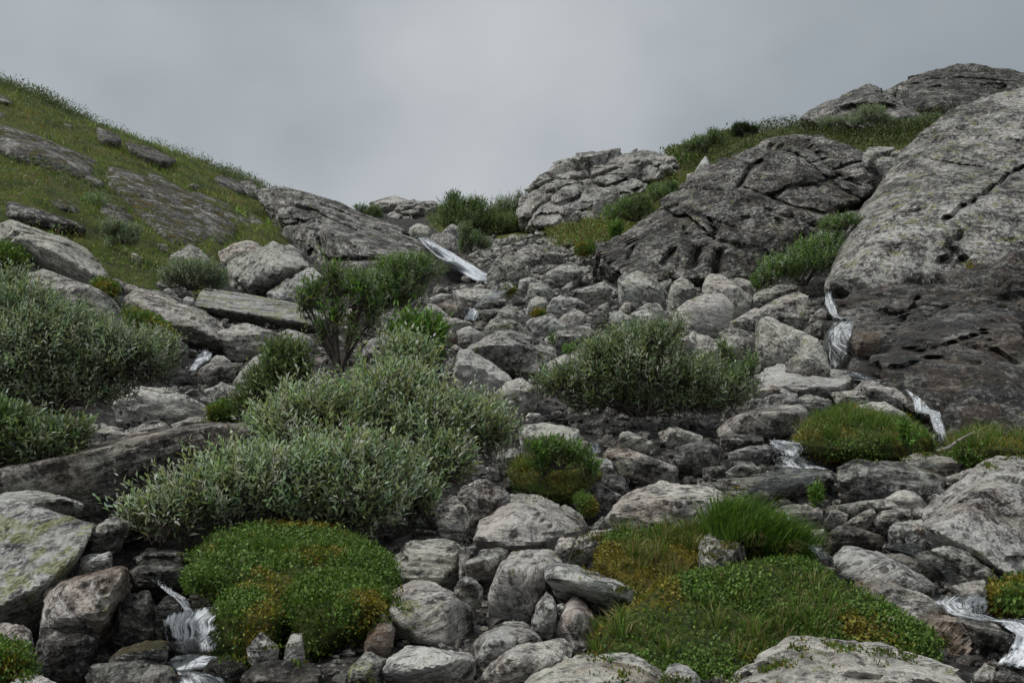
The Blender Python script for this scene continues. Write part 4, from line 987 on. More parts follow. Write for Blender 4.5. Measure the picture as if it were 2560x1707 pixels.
# ------------------------------------------------------------------ talus in the centre
R('D', '640,390 700,308 770,238 870,240 960,330 985,385 940,410 860,420 730,440 660,412', 'big grey boulder at the foot of the main waterfall', t=0.54, fo=0.5, p=32)
R('D', '840,215 970,153 1110,163 1235,240 1160,275 1100,285 990,320 920,310', 'large angular slab behind the waterfall boulder', t=0.52, p=36, fo=0.5)
R('D', '190,100 260,63 400,58 470,110 500,200 525,265 480,285 330,235 230,160', 'dark rounded boulder right of the waterfall top', t=0.42, p=13, y=27)
R('D', '70,35 130,-2 200,5 265,50 240,95 170,115 80,90', 'pale block at the top of the waterfall', t=0.62, li=0.35, y=29)
R('D', '315,60 390,-3 440,20 455,65', 'small pale rock poking above the dark waterfall boulder', t=0.58, y=29)
R('D', '1055,405 1130,348 1210,308 1310,293 1395,360 1345,430 1230,450 1120,450', 'pale angular boulder in the upper talus', t=0.62, p=38)
R('D', '860,430 990,393 1125,462 1010,470 900,490', 'thin slate leaning in the upper talus', name='flat_rock', cat='slab', t=0.55, p=36)
R('D', '935,460 1010,438 1110,448 1165,530 1100,575 1000,575 950,540', 'blocky grey boulder below the waterfall pool', t=0.6, p=30)
R('D', '940,620 950,590 1040,528 1135,575 1100,610 1000,680 942,665', 'pale rounded rock leaning on the blocky grey one', t=0.62, p=32)
R('D', '1220,540 1340,468 1530,433 1595,540 1540,575 1370,605 1280,585', 'streaked grey boulder with a small spill of water beside it', t=0.56, fo=0.7, p=34)
R('D', '1100,620 1150,558 1230,533 1350,560 1405,600 1300,655 1180,675 1105,660', 'broad grey boulder in the middle of the talus', t=0.62, p=28)
R('D', '1620,400 1780,358 1870,368 2005,520 1960,595 1850,625 1740,595 1640,520', 'big square pale block in the talus under the dark cliff', t=0.6, p=30, level=6, ru=0.3)
R('D', '1620,650 1700,573 1775,620 1745,685 1660,690', 'small angular stone below the big square block', name='stone', cat='stone', t=0.56, p=30)
R('D', '1770,645 1860,588 1950,588 2005,670 1975,720 1880,705', 'pale rounded boulder below the big square block', t=0.62)
R('D', '1560,670 1640,653 1855,745 1800,785 1650,780 1590,725', 'flat slab with a dark front in the lower talus', name='flat_rock', cat='slab', t=0.6, p=30)
R('D', '1425,705 1470,628 1560,583 1570,660 1545,715', 'slanting layered stone in the lower talus', name='stone', cat='stone', t=0.56, fo=1.0, p=30)
R('D', '700,720 760,638 830,603 930,650 975,725 900,755 800,735', 'smooth grey peaked boulder right of the little fall', t=0.58, p=36)
R('D', '610,780 690,713 780,713 900,740 975,830 860,840 740,815 660,805', 'broad lichened boulder below the little fall', t=0.58, li=0.45, p=28)
R('D', '920,780 980,718 1140,668 1200,730 1245,775 1100,815 990,830', 'angular pale boulder with a sharp front edge', t=0.64, li=0.35, p=32)
R('D', '1165,745 1240,648 1300,628 1393,670 1375,750 1260,795', 'pale faceted boulder next to the sharp-edged one', t=0.68, p=28)
R('D', '1080,860 1200,788 1400,763 1485,800 1455,945 1230,970 1110,920', 'wide smooth grey rock behind the right willow', t=0.54, p=28, level=6)
R('D', '500,945 640,858 740,808 860,803 1000,858 1165,930 1185,985 1065,1110 950,1075 780,1060 600,1000', 'large dark overhanging boulder with a black hollow under it', t=0.52, sp=0.4, p=36, level=6, D=1.6, ridge='560,950,0.06 760,1010,0.0 950,1010,0.0 1060,1060,0.02 760,850,0.2 900,920,0.08', fb=0.45, ov=0.5)
R('D', '370,955 490,928 620,1000 720,1070 845,1168 740,1245 620,1290 460,1180 375,1070', 'pale sloping boulder left of the black hollow', t=0.70, p=34, level=6, ridge='400,1040,0.04 560,1100,0.0 640,1100,0.0 800,1180,0.05')
R('D', '690,1290 800,1188 900,1148 1065,1230 1000,1360 860,1410 760,1350', 'pale rock between the two central willows', t=0.66, p=32, level=6)
R('D', '415,800 520,758 640,828 655,880 560,915 440,875', 'pale rounded boulder beside the orange stone', t=0.64, p=14)
R('D', '335,820 380,798 432,840 425,880 338,882', 'small orange stone above the main willow', name='stone', cat='stone', t=0.62, ru=2.2, p=38)
R('D', '130,715 220,588 270,600 385,705 250,735', 'pointed grey rock above the main willow', t=0.58, fo=0.6, p=38)
R('D', '130,720 360,698 520,738 610,785 420,815 220,775', 'flat pale slab in front of the little fall', name='flat_rock', cat='slab', t=0.62, p=38)
R('D', '275,605 370,553 460,558 530,640 480,715 380,705', 'dark rounded boulder left of the little fall', t=0.42, ru=0.4, p=13)
R('D', '555,720 580,648 770,628 730,700 620,735', 'dark ledge the little fall drops over', t=0.4, w=0.5, p=30)
R('D', '1090,1045 1300,948 1400,943 1455,1010 1300,1095 1130,1105', 'pale smooth rock right of the black hollow', t=0.66, p=28)
R('D', '1525,880 1640,778 1780,753 1825,800 1750,880 1630,920', 'grey rounded rock above the right willow', t=0.56, p=28)
R('D', '1725,675 1830,638 1900,648 1965,755 1870,775', 'grey flat-faced stone above the right willow', name='stone', cat='stone', t=0.58)
R('E', '1275,1490 1330,1400 1450,1320 1560,1288 1700,1298 1765,1400 1745,1510 1660,1590 1450,1610 1320,1560', 'big pale rounded boulder under the dark cliff', t=0.72, sp=0.35, p=12, level=6)
R('D', '2020,815 2130,788 2330,850 2410,930 2330,995 2200,945 2070,890', 'pale flat slab above the right end of the willow', name='flat_rock', cat='slab', t=0.64, p=36)
R('E', '1250,1430 1260,1330 1290,1230 1370,1178 1465,1220 1485,1290 1390,1400 1280,1450', 'grey boulder with a brown shaded front beside the square block', t=0.56, p=34, ru=0.3)
R('E', '1470,1215 1580,1148 1660,1158 1800,1258 1890,1335 1860,1440 1740,1450 1600,1330', 'pale smooth boulder sloping down to the right under the cliff', t=0.66, p=30, level=6)
R('E', '1690,1200 1800,1178 1895,1210 1890,1320 1800,1290', 'grey rock behind the pale smooth boulder', t=0.54)
R('E', '1190,1220 1280,1188 1295,1230 1255,1310 1205,1270', 'dark stone between the square block and its neighbour', name='stone', cat='stone', t=0.42)
R('E', '1415,1180 1460,1148 1505,1180 1465,1220', 'small pale stone at the foot of the dark cliff', name='stone', cat='stone', t=0.66)
R('C', '1410,970 1500,933 1595,950 1560,995 1450,998', 'flat pale ledge left of the pool foam', name='flat_rock', cat='slab', t=0.62, p=30)
R('C', '1580,940 1700,898 1900,918 1995,962 1850,1015 1650,1005', 'broad cracked ledge below the waterfall foam', name='flat_rock', cat='slab', t=0.6, p=36, k=0.6)
R('C', '1730,895 1800,858 1835,900 1760,928', 'small white stone at the foot of the chute', name='stone', cat='stone', t=0.72)
R('C', '1750,1040 1840,985 1990,980 2000,1030 1900,1060', 'dark layered ledge above the little fall', t=0.48, fo=1.0, p=30)
R('C', '760,1130 790,1060 880,1045 900,1100 840,1140', 'pale rock behind the upright willow', t=0.64)
R('C', '1010,1150 1080,1090 1200,1080 1230,1130 1150,1190 1050,1200', 'mossy-edged flat rock below the green bush', t=0.54, m=0.25)
R('C', '1000,1230 1080,1190 1220,1175 1260,1215 1150,1260 1030,1260', 'grey flat rock above the bright green shrub', t=0.6)
R('C', '900,1400 960,1290 1100,1250 1200,1260 1180,1380 1000,1430', 'broad grey slab behind the bright green shrub', name='flat_rock', cat='slab', t=0.6)
# ------------------------------------------------------------------ plants: builders
def unit(a): return a / np.maximum(np.linalg.norm(a, axis=-1, keepdims=True), 1e-9)

def leaves_mesh(Pb, Dr, Up, Ln, Wd, col, fold=0.16, curl=0.12, simple=False):
    """willow leaves: base, two shoulders, keel and tip; Pb base points, Dr directions, Up rough normals"""
    n = len(Pb)
    side = unit(np.cross(Dr, Up))
    nor = np.cross(side, Dr)
    L_, W_ = Ln[:, None], Wd[:, None]
    b0 = Pb
    mid = Pb + Dr * L_ * 0.48 - nor * L_ * fold * 0.25
    l = Pb + Dr * L_ * 0.46 + side * W_ * 0.5 + nor * W_ * fold
    r = Pb + Dr * L_ * 0.46 - side * W_ * 0.5 + nor * W_ * fold
    tip = Pb + Dr * L_ - nor * L_ * curl
    if simple:
        V = np.stack([b0, l, tip, r], 1).reshape(-1, 3)
        k = np.arange(n)[:, None] * 4
        return V, np.concatenate([k + np.array([[0, 2, 1]]), k + np.array([[0, 3, 2]])], 0), np.repeat(col, 4, 0)
    V = np.stack([b0, l, mid, r, tip], 1).reshape(-1, 3)
    k = np.arange(n)[:, None] * 5
    F = np.concatenate([k + np.array([[0, 2, 1]]), k + np.array([[0, 3, 2]]), k + np.array([[1, 2, 4]]), k + np.array([[2, 3, 4]])], 0)
    return V, F, np.repeat(col, 5, 0)

def tubes_mesh(A, B, ra, rb, sides=4):
    n = len(A)
    d = unit(B - A)
    ref = np.where(np.abs(d[:, 2:3]) > 0.9, np.array([[1.0, 0, 0]]), np.array([[0, 0, 1.0]]))
    s = unit(np.cross(d, ref)); t = np.cross(s, d)
    an = np.arange(sides) * 2 * math.pi / sides
    ring = np.cos(an)[None, :, None] * s[:, None, :] + np.sin(an)[None, :, None] * t[:, None, :]
    V = np.concatenate([A[:, None] + ring * ra[:, None, None], B[:, None] + ring * rb[:, None, None]], 1).reshape(-1, 3)
    k = np.arange(n)[:, None] * 2 * sides
    F = []
    for i in range(sides):
        j = (i + 1) % sides
        F.append(k + np.array([[i, j, sides + j, sides + i]]))
    return V, np.concatenate(F, 0)

def pick_col(cols, n, r, jit=0.16):
    cols = np.array(cols)
    c = cols[r.integers(0, len(cols), n)] * 1.0
    return np.clip(c * (1 + r.normal(0, jit, (n, 1))) * (1 + r.normal(0, 0.06, (n, 3))), 0.004, 0.6)

WILLOW = [(0.37, 0.455, 0.30), (0.45, 0.525, 0.38), (0.54, 0.60, 0.47), (0.28, 0.38, 0.20), (0.34, 0.38, 0.17)]
WILLOW_DIM = [(0.25, 0.31, 0.21), (0.31, 0.36, 0.26), (0.38, 0.42, 0.32), (0.19, 0.26, 0.14)]
GREEN = [(0.12, 0.225, 0.042), (0.155, 0.27, 0.055), (0.19, 0.31, 0.08), (0.095, 0.18, 0.036)]
OLIVE = [(0.13, 0.19, 0.062), (0.17, 0.23, 0.09), (0.22, 0.28, 0.135), (0.10, 0.155, 0.045)]
GREY = [(0.17, 0.205, 0.145), (0.22, 0.25, 0.185), (0.27, 0.30, 0.23)]

def bush(name, label, lobes, base, y, n, leaf=0.05, cols=WILLOW, deep=0.8, upright=0.8, per=11, tw=None, spread=0.45, stems=9, seed=1, group=None, cat='shrub', fill=0.5, stem_r=0.010, wfac=0.30, bare=0.0):
    """a shrub: lobes (tile, u, v, radius across, radius up[, distance offset]) seen at distance y; twigs with leaves on curved stems"""
    r = np.random.default_rng(seed)
    mpp = y / FOC
    Ls = []
    for lb in lobes:
        ox, oy, k = TILE[lb[0]]
        yy = y + (lb[5] if len(lb) > 5 else 0)
        c = unproj(np.array([ox + lb[1] / k]), np.array([oy + lb[2] / k]), np.array([yy]))[0]
        rx, rz = lb[3] / k * yy / FOC, lb[4] / k * yy / FOC
        Ls.append((c, np.array([rx, min(rx, 1.6 * rz) * deep, rz])))
    ox, oy, k = TILE[base[0]]
    bp = unproj(np.array([ox + base[1] / k]), np.array([oy + base[2] / k]), np.array([y]))[0]
    wts = np.array([e[1][0] * e[1][2] for e in Ls]); wts /= wts.sum()
    li = r.choice(len(Ls), n, p=wts)
    Cc = np.array([e[0] for e in Ls])[li]; Rr = np.array([e[1] for e in Ls])[li]
    d = unit(r.normal(size=(n, 3)))
    d[:, 2] = np.where(d[:, 2] < -0.55, -d[:, 2], d[:, 2])
    rad = fill + (1 - fill) * r.random(n) ** 0.6
    lump = 1 + 0.22 * fbm(d * 2.2 + Cc * 3, 3, seed)
    shoot = r.random(n) < 0.09
    rad = np.where(shoot & (d[:, 2] > 0.1), r.uniform(1.0, 1.22, n), rad)
    T = Cc + d * Rr * (rad * lump)[:, None]
    tl = (tw or leaf * 4.2) * r.uniform(0.65, 1.25, n) * np.where(shoot, 1.5, 1.0)
    td = unit(d * np.array([0.75, 0.75, 0.35]) * spread * 1.6 + np.array([0, 0, upright]) + r.normal(0, 0.28, (n, 3)))
    S0 = T - td * tl[:, None] * 0.7
    # leaves
    kk = np.arange(per)
    sfrac = (0.12 + 0.88 * (kk + 0.5) / per)[None, :] + r.uniform(-0.03, 0.03, (n, per))
    ang = kk[None, :] * 2.4 + r.uniform(0, 6.28, (n, 1))
    ref = unit(np.cross(td, np.tile(np.array([[0.3, 0.8, 0.2]]), (n, 1))))
    ref2 = np.cross(td, ref)
    radial = np.cos(ang)[..., None] * ref[:, None, :] + np.sin(ang)[..., None] * ref2[:, None, :]
    op = (1.05 - 0.62 * sfrac + r.normal(0, 0.12, (n, per)))
    Dl = unit(td[:, None, :] * np.cos(op)[..., None] + radial * np.sin(op)[..., None] + r.normal(0, 0.10, (n, per, 3)))
    Pl = S0[:, None, :] + td[:, None, :] * (tl[:, None] * sfrac)[..., None]
    ll = leaf * r.uniform(0.7, 1.2, (n, per)) * (1 - 0.35 * sfrac ** 3)
    up = unit(td[:, None, :] * 0.9 - radial * 0.4 + r.normal(0, 0.25, (n, per, 3)) + np.array([0, 0, 0.5]))
    keep = r.random((n, per)) > (bare + 0.06)
    keep = keep.ravel()
    colr = np.repeat(pick_col(cols, n, r, 0.15), per, 0) * (1 + r.normal(0, 0.10, (n * per, 1)))
    V, F, cl = leaves_mesh(Pl.reshape(-1, 3)[keep], Dl.reshape(-1, 3)[keep], up.reshape(-1, 3)[keep], ll.ravel()[keep], ll.ravel()[keep] * wfac, np.clip(colr, 0.004, 0.6)[keep], simple=(y > 5.8))
    root = link(name, None)
    root.empty_display_size = 0.1
    root.location = bp
    tag(root, label, cat, group)
    link('foliage', mesh_from('foliage', V - bp, F, M_LEAF, True, {'col': cl}), root)
    # stems: curved limbs to spots inside the lobes, each twig tied to the nearest of them
    A, B, ra, rb = [], [], [], []
    nodes = [bp]
    nst = stems
    for i in range(nst):
        e = Ls[r.choice(len(Ls), p=wts)]
        q = unit(r.normal(size=3)); q[2] = abs(q[2]) * 0.7
        tgt = e[0] + q * e[1] * r.uniform(0.35, 0.75)
        b0 = bp + np.array([r.normal(0, 0.10), r.normal(0, 0.08), 0]) * (e[1][0])
        ctrl = b0 * 0.55 + tgt * 0.45 + np.array([r.normal(0, .12), r.normal(0, .12), -0.10]) * e[1][0]
        tt = np.linspace(0, 1, 9)[:, None]
        cv = (1 - tt) ** 2 * b0 + 2 * tt * (1 - tt) * ctrl + tt ** 2 * tgt
        A += list(cv[:-1]); B += list(cv[1:])
        rr = stem_r * (1.25 - np.linspace(0, 1, 9))
        ra += list(rr[:-1]); rb += list(rr[1:])
        nodes += list(cv[2:])
    nodes = np.array(nodes)
    dist = np.linalg.norm(S0[:, None, :] - nodes[None] , axis=2) + 0.6 * np.maximum(nodes[None, :, 2] - S0[:, None, 2], 0)
    near = nodes[dist.argmin(1)]
    midp = (near + S0) / 2 + r.normal(0, 0.02, (n, 3)) - np.array([0, 0, 0.015])
    tip = S0 + td * tl[:, None]
    th = stem_r * 0.28
    far_ = y > 12
    if far_: S0 = S0[::2]; near = near[::2]; tip = tip[::2]; n = len(S0)
    A = np.concatenate([np.array(A), near, S0]); B = np.concatenate([np.array(B), S0, tip])
    ra = np.concatenate([np.array(ra), np.full(n, th * 1.2), np.full(n, th * 0.8)])
    rb = np.concatenate([np.array(rb), np.full(n, th * 0.8), np.full(n, th * 0.4)])
    V, F = tubes_mesh(A, B, ra, rb, 3)
    link('branches', mesh_from('branches', V - bp, F, M_BARK), root)
    return root

def blades_mesh(P, H, lean, Wd, col, r, bend=0.5):
    """grass: tapering blades of two joints"""
    n = len(P)
    up = np.tile(np.array([[0, 0, 1.0]]), (n, 1))
    d1 = unit(up + lean)
    d2 = unit(up * (1 - bend * 0.6) + lean * (1 + bend * 2.2) - up * bend * 0.35)
    az = r.uniform(0, 6.28, n)
    sd = np.stack([np.cos(az), np.sin(az), np.zeros(n)], -1)
    h = H[:, None]; w = Wd[:, None]
    m1 = P + d1 * h * 0.55
    t = m1 + d2 * h * 0.5
    V = np.stack([P - sd * w * .5, P + sd * w * .5, m1 - sd * w * .38, m1 + sd * w * .38, t], 1).reshape(-1, 3)
    k = np.arange(n)[:, None] * 5
    F = np.concatenate([k + np.array([[0, 1, 3]]), k + np.array([[0, 3, 2]]), k + np.array([[2, 3, 4]])], 0)
    return V, F, np.repeat(col, 5, 0)

def join(parts):
    V, F, Cc, o = [], [], [], 0
    for v, f, c in parts:
        V.append(v); F.append(f + o); Cc.append(c); o += len(v)
    return np.concatenate(V), np.concatenate(F), np.concatenate(Cc)

def off_rock(q):
    u, v = proj(q)
    ok = np.ones(len(q), bool)
    for p in HILL_ROCKS:
        ok &= ~in_poly(u, v, p)
    return q[ok]

def scatter_polar(poly, n, r, ymin, ymax, margin=60):
    """points of the ground inside a stretch of hillside, evenly spread as seen from the path"""
    us = [a for a, _ in poly]; 
    got = []
    tot = 0
    while tot < n:
        y = np.exp(r.uniform(math.log(ymin), math.log(ymax), 40000))
        s = r.uniform((min(us) - 1280) / FOC * 1.15, (max(us) - 1280) / FOC * 1.15, 40000)
        x = s * y
        z = ground_z(x, y)
        u, v = proj(np.stack([x, y, z], -1))
        ok = in_poly(u, v, poly)
        q = np.stack([x[ok], y[ok], z[ok]], -1)
        if len(q) == 0: break
        got.append(q); tot += len(q)
    q = off_rock(np.concatenate(got))[:n]
    q[:, 2] = ground_full(q[:, 0], q[:, 1])
    return q

def mound(name, label, cat, tile, s, y, D, warm=0.3, nleaf=6000, leaf=0.016, lcols=None, grass=None, ridge=None, k=0.45, seed=5, lumps=1.2, level=6, p=9.0, rd=0.10, bare=1.0):
    """a cushion of moss and small leafy ground cover, with grass where it grows"""
    r = np.random.default_rng(seed)
    poly = pts(tile, s)
    U = np.array([a for a, _ in poly]); Vv = np.array([b for _, b in poly])
    vmax, vmin = Vv.max(), Vv.min(); h = vmax - vmin
    th = (vmax - Vv) / h
    cu, cv = U.mean(), (vmax + vmin) / 2
    P = list(unproj(U, Vv, y + D * (0.12 + 0.7 * th)))
    vr = vmin + k * h
    sp_ = poly_span(poly, vr)
    for fr in (0.15, 0.4, 0.6, 0.85):
        P += list(unproj(np.array([sp_[0] + (sp_[1] - sp_[0]) * fr]), np.array([vr]), np.array([y + D * rd])))
    P += list(unproj(cu + (U - cu) * 0.8, cv + (Vv - cv) * 0.75, np.full(len(U), y + D)))
    lo = Vv > cv
    P += list(unproj(U[lo], Vv[lo] + 0.25 * h, np.full(lo.sum(), y + D * 0.5)))
    Vw, F, c, ext = rock_shape(np.array(P), level, seed, p, 1.4, 0.0, (0.3, 0.3, 0), 3, None, None, lumps, 0.0)
    org = np.array([c[0], c[1], Vw[:, 2].min()])
    root = link(name, None); root.location = org; root.empty_display_size = 0.1
    tag(root, label, cat)
    cu_o = link('moss_cushion', mesh_from('moss_cushion', Vw - org, F, M_MOSS), root)
    cu_o['warm'] = float(warm)
    if y < 7: CREEP.append((root, tile, s, 1300 if nleaf > 5000 else 450, 24.0 if nleaf > 5000 else 13.0, warm, seed, leaf))
    # facing triangles
    tri = Vw[F]
    nrm = np.cross(tri[:, 1] - tri[:, 0], tri[:, 2] - tri[:, 0]); ar = np.linalg.norm(nrm, axis=1); nrm = nrm / np.maximum(ar, 1e-12)[:, None]
    cen = tri.mean(1)
    facing = ((nrm * unit(-cen)).sum(1) > -0.25) | (nrm[:, 2] > 0.35)
    wgt = ar * facing * (0.06 + np.clip(0.5 + 2.6 * fbm(cen * 3.0, 3, seed), 0, 1) ** 1.5) ; wgt /= wgt.sum()
    def samp(n, w=wgt):
        i = r.choice(len(F), n, p=w)
        a = r.random((n, 2)); a = np.where(a.sum(1, keepdims=True) > 1, 1 - a, a)
        return tri[i, 0] + (tri[i, 1] - tri[i, 0]) * a[:, :1] + (tri[i, 2] - tri[i, 0]) * a[:, 1:], nrm[i]
    if nleaf:
        q, nn = samp(nleaf)
        patch = fbm(q * 4.0, 3, seed + 3)
        lc = pick_col(lcols or [(0.090, 0.165, 0.024), (0.125, 0.215, 0.034), (0.16, 0.26, 0.05), (0.065, 0.12, 0.020)], nleaf, r, 0.2)
        wc = pick_col([(0.21, 0.20, 0.026), (0.28, 0.25, 0.036), (0.16, 0.115, 0.024)], nleaf, r, 0.2)
        m_ = np.clip((patch + (warm - 0.5) * 0.9) * 4 + 0.5, 0, 1)[:, None] > r.random((nleaf, 1))
        lc = np.where(m_, wc, lc)
        dr = unit(np.stack([r.normal(size=nleaf), r.normal(size=nleaf), r.normal(size=nleaf)], -1) * 0.9 + nn * 0.65)
        lift = r.random(nleaf)[:, None] ** 1.5 * leaf * 2.2
        sz = leaf * r.uniform(0.6, 1.3, nleaf)
        V, F2, cl = leaves_mesh(q + nn * lift, dr, unit(nn + r.normal(0, 0.35, (nleaf, 3))), sz, sz * 0.62, lc, 0.1, 0.05, simple=True)
        link('leaves', mesh_from('leaves', V - org, F2, M_GRASS, True, {'col': cl}), root)['kind'] = 'stuff'
    parts = []
    # short moss fuzz over the whole cushion
    nf = int(10000 * min(1.0, (nleaf or 600) / 12000 + 0.12))
    wf = ar * facing; wf = wf / wf.sum()
    qf, nn = samp(nf, wf)
    pf = fbm(qf * 4.0, 3, seed + 3)
    fc = pick_col([(0.10, 0.16, 0.022), (0.135, 0.20, 0.03), (0.075, 0.12, 0.018)], nf, r, 0.25)
    wc = pick_col([(0.25, 0.23, 0.026), (0.32, 0.28, 0.036), (0.19, 0.13, 0.024)], nf, r, 0.25)
    fc = np.where(((pf + (warm - 0.5) * 0.9) * 4 + 0.5)[:, None] > r.random((nf, 1)), wc, fc)
    fz = leaf * 1.5
    parts.append(blades_mesh(qf - nn * fz * 0.2, fz * r.uniform(0.5, 1.4, nf), nn * 0.9 + r.normal(0, 0.5, (nf, 3)), np.full(nf, fz * 0.28), fc, r, 0.2))
    for g in (grass or []):
        gp = pts(g[0], g[1]); n, hh = g[2], g[3]
        cols = np.array(g[4]) * 1.8 if len(g) > 4 else [(0.05, 0.09, 0.015), (0.075, 0.12, 0.02), (0.10, 0.14, 0.03)]
        u, v = proj(cen)
        w = ar * ((nrm * unit(-cen)).sum(1) > -0.5) * in_poly(u, v, gp)
        if w.sum() <= 0: continue
        ntuft = max(3, n // 45)
        qt, _ = samp(ntuft, w / w.sum())
        ti = r.integers(0, ntuft, n)
        off = r.normal(0, 1, (n, 2)) * hh * 0.16
        q = qt[ti] + np.concatenate([off, np.zeros((n, 1))], 1) - np.array([0, 0, 0.015])
        lean = np.concatenate([off / hh * 1.6, np.zeros((n, 1))], 1) + np.array([0, -0.12, 0]) + r.normal(0, 0.14, (n, 3)) * np.array([1, 1, 0])
        if len(g) > 5: lean = lean + np.array(g[5])
        hs = hh * r.uniform(0.5, 1.25, n) * np.repeat(r.uniform(0.7, 1.2, ntuft)[:, None], 1, 1)[ti, 0]
        parts.append(blades_mesh(q, hs, lean, np.full(n, 0.0042) * r.uniform(0.7, 1.5, n), pick_col(cols, n, r, 0.2), r, 0.6))
    if parts:
        V, F3, cl = join(parts)
        link('grass_and_moss', mesh_from('grass_and_moss', V - org, F3, M_GRASS, True, {'col': cl}), root)['kind'] = 'stuff'
    return root
# ------------------------------------------------------------------ willows and other shrubs
bush('willow_shrub', 'big silver-green willow spreading across the left foreground above the moss mound',
     [('N', 700, 1330, 560, 190, -0.25), ('N', 1100, 1230, 620, 300, -0.2), ('N', 1700, 1180, 560, 330, -0.1), ('N', 300, 1450, 330, 130, -0.3), ('N', 1750, 1350, 400, 210, -0.2), ('N', 2050, 700, 420, 380, 0.5), ('N', 1500, 780, 480, 300, 0.35), ('N', 2330, 900, 320, 300, 0.4), ('N', 2150, 350, 240, 260, 0.7), ('N', 1150, 800, 240, 160, 0.4), ('H', 300, 150, 430, 210, 0.45), ('H', 640, 230, 260, 140, 0.45), ('H', 300, 450, 330, 180, 0.3), ('H', 150, 720, 160, 150, 0.1), ('H', 620, 60, 180, 100, 0.6)],
     ('N', 1500, 1560), 5.0, 4600, 0.050, WILLOW, 0.55, 0.85, 10, None, 0.55, 26, 11, fill=0.42)
bush('willow_shrub', 'large dull green willow at the left edge behind the long dark slab',
     [('B', 350, 900, 520, 330), ('B', 850, 980, 430, 220), ('B', 150, 700, 330, 260), ('B', 1150, 1000, 200, 210, 0.2), ('B', 500, 1180, 560, 220), ('B', 50, 1150, 260, 300), ('B', 100, 480, 130, 140, 0.1)],
     ('B', 420, 1420), 6.2, 3400, 0.044, WILLOW_DIM + WILLOW_DIM + WILLOW, 0.7, 0.7, 11, None, 0.5, 24, 12, fill=0.45)
bush('willow_shrub', 'low leafy willow branch with yellowish stems at the left edge',
     [('M', 300, 640, 330, 150), ('M', 60, 560, 200, 220), ('M', 560, 560, 120, 90)], ('M', -60, 820), 5.5, 620, 0.06, OLIVE + WILLOW_DIM, 0.7, 0.6, 11, None, 0.6, 10, 13)
bush('willow_sapling', 'upright open willow with dark forked stems behind the main willow',
     [('C', 700, 790, 90, 70), ('C', 900, 900, 100, 110), ('C', 480, 990, 70, 60), ('C', 700, 1060, 110, 60), ('C', 1010, 1060, 60, 100), ('C', 560, 900, 60, 50), ('C', 830, 1180, 90, 50), ('C', 600, 1200, 60, 50), ('C', 960, 960, 60, 60)],
     ('C', 750, 1530), 6.6, 150, 0.060, GREEN + OLIVE + WILLOW_DIM, 0.8, 0.95, 14, 0.26, 0.5, 20, 14, fill=0.2, stem_r=0.014, wfac=0.25, cat='shrub')
bush('willow_shrub', 'dark green bushy willow below the ridge slab',
     [('C', 1250, 760, 290, 120), ('C', 1180, 910, 250, 130), ('C', 900, 880, 260, 120), ('C', 1080, 990, 240, 80), ('C', 700, 900, 160, 120)], ('C', 1100, 1050), 14.0, 1900, 0.060, OLIVE + WILLOW_DIM + GREEN, 0.8, 0.7, 9, 0.22, 0.5, 16, 15)
bush('willow_shrub', 'bright green shrub poking up behind the top of the main willow',
     [('D', 150, 830, 150, 100), ('D', 260, 870, 90, 80), ('D', 60, 850, 100, 80)], ('D', 150, 980), 6.5, 260, 0.07, GREEN, 0.7, 0.9, 11, None, 0.45, 9, 16)
bush('willow_shrub', 'dull green shrub at the upper left shoulder of the main willow',
     [('N', 1250, 330, 200, 170), ('N', 1120, 480, 180, 110), ('N', 980, 600, 150, 90)], ('N', 1150, 640), 6.4, 480, 0.05, OLIVE, 0.7, 0.8, 10, None, 0.5, 10, 17)
bush('willow_shrub', 'wide feathery willow standing alone in the right middle foreground',
     [('D', 1750, 1060, 460, 220), ('D', 1250, 1180, 280, 120), ('D', 2200, 1140, 300, 150), ('D', 1800, 890, 330, 150), ('D', 2450, 1220, 250, 130), ('D', 1650, 1290, 480, 110), ('D', 2250, 1300, 330, 110), ('D', 1950, 840, 120, 90), ('D', 2100, 760, 50, 60), ('D', 1500, 960, 170, 110)],
     ('D', 1800, 1440), 8.2, 2500, 0.060, WILLOW_DIM + WILLOW + OLIVE, 0.75, 0.75, 9, 0.22, 0.6, 34, 18, fill=0.3, wfac=0.22)
bush('willow_shrub', 'light green willow in the gully between the dark cliff and pale slab',
     [('G', 780, 150, 240, 150), ('G', 900, 60, 160, 120), ('G', 520, 230, 180, 120), ('G', 380, 320, 90, 70), ('F', 900, 1260, 90, 60), ('F', 1040, 1240, 110, 50)], ('G', 700, 340), 16.6, 1300, 0.07, GREEN + OLIVE + WILLOW_DIM, 0.7, 0.8, 9, 0.22, 0.5, 16, 19)
bush('willow_shrub', 'grey-green round shrub below the pyramid-shaped boulder',
     [('B', 1450, 380, 250, 110), ('B', 1340, 400, 140, 80), ('B', 1600, 420, 120, 80)], ('B', 1440, 500), 13.4, 900, 0.055, WILLOW_DIM + GREY, 0.8, 0.8, 9, 0.18, 0.5, 14, 20)
bush('willow_shrub', 'lone grey-green willow on the grassy hillside',
     [('A', 690, 1000, 110, 80), ('A', 660, 1060, 80, 60)], ('A', 660, 1130), 20.0, 280, 0.07, WILLOW_DIM + GREEN, 0.8, 0.9, 9, 0.22, 0.5, 9, 21)
bush('willow_shrub', 'pair of small grey willow tufts under the lone hillside willow',
     [('A', 860, 1170, 110, 60), ('A', 1000, 1190, 60, 50), ('A', 960, 1250, 90, 50), ('A', 830, 1280, 60, 35)], ('A', 900, 1290), 17.0, 380, 0.06, GREY + WILLOW_DIM, 0.8, 0.8, 8, 0.16, 0.5, 9, 22)
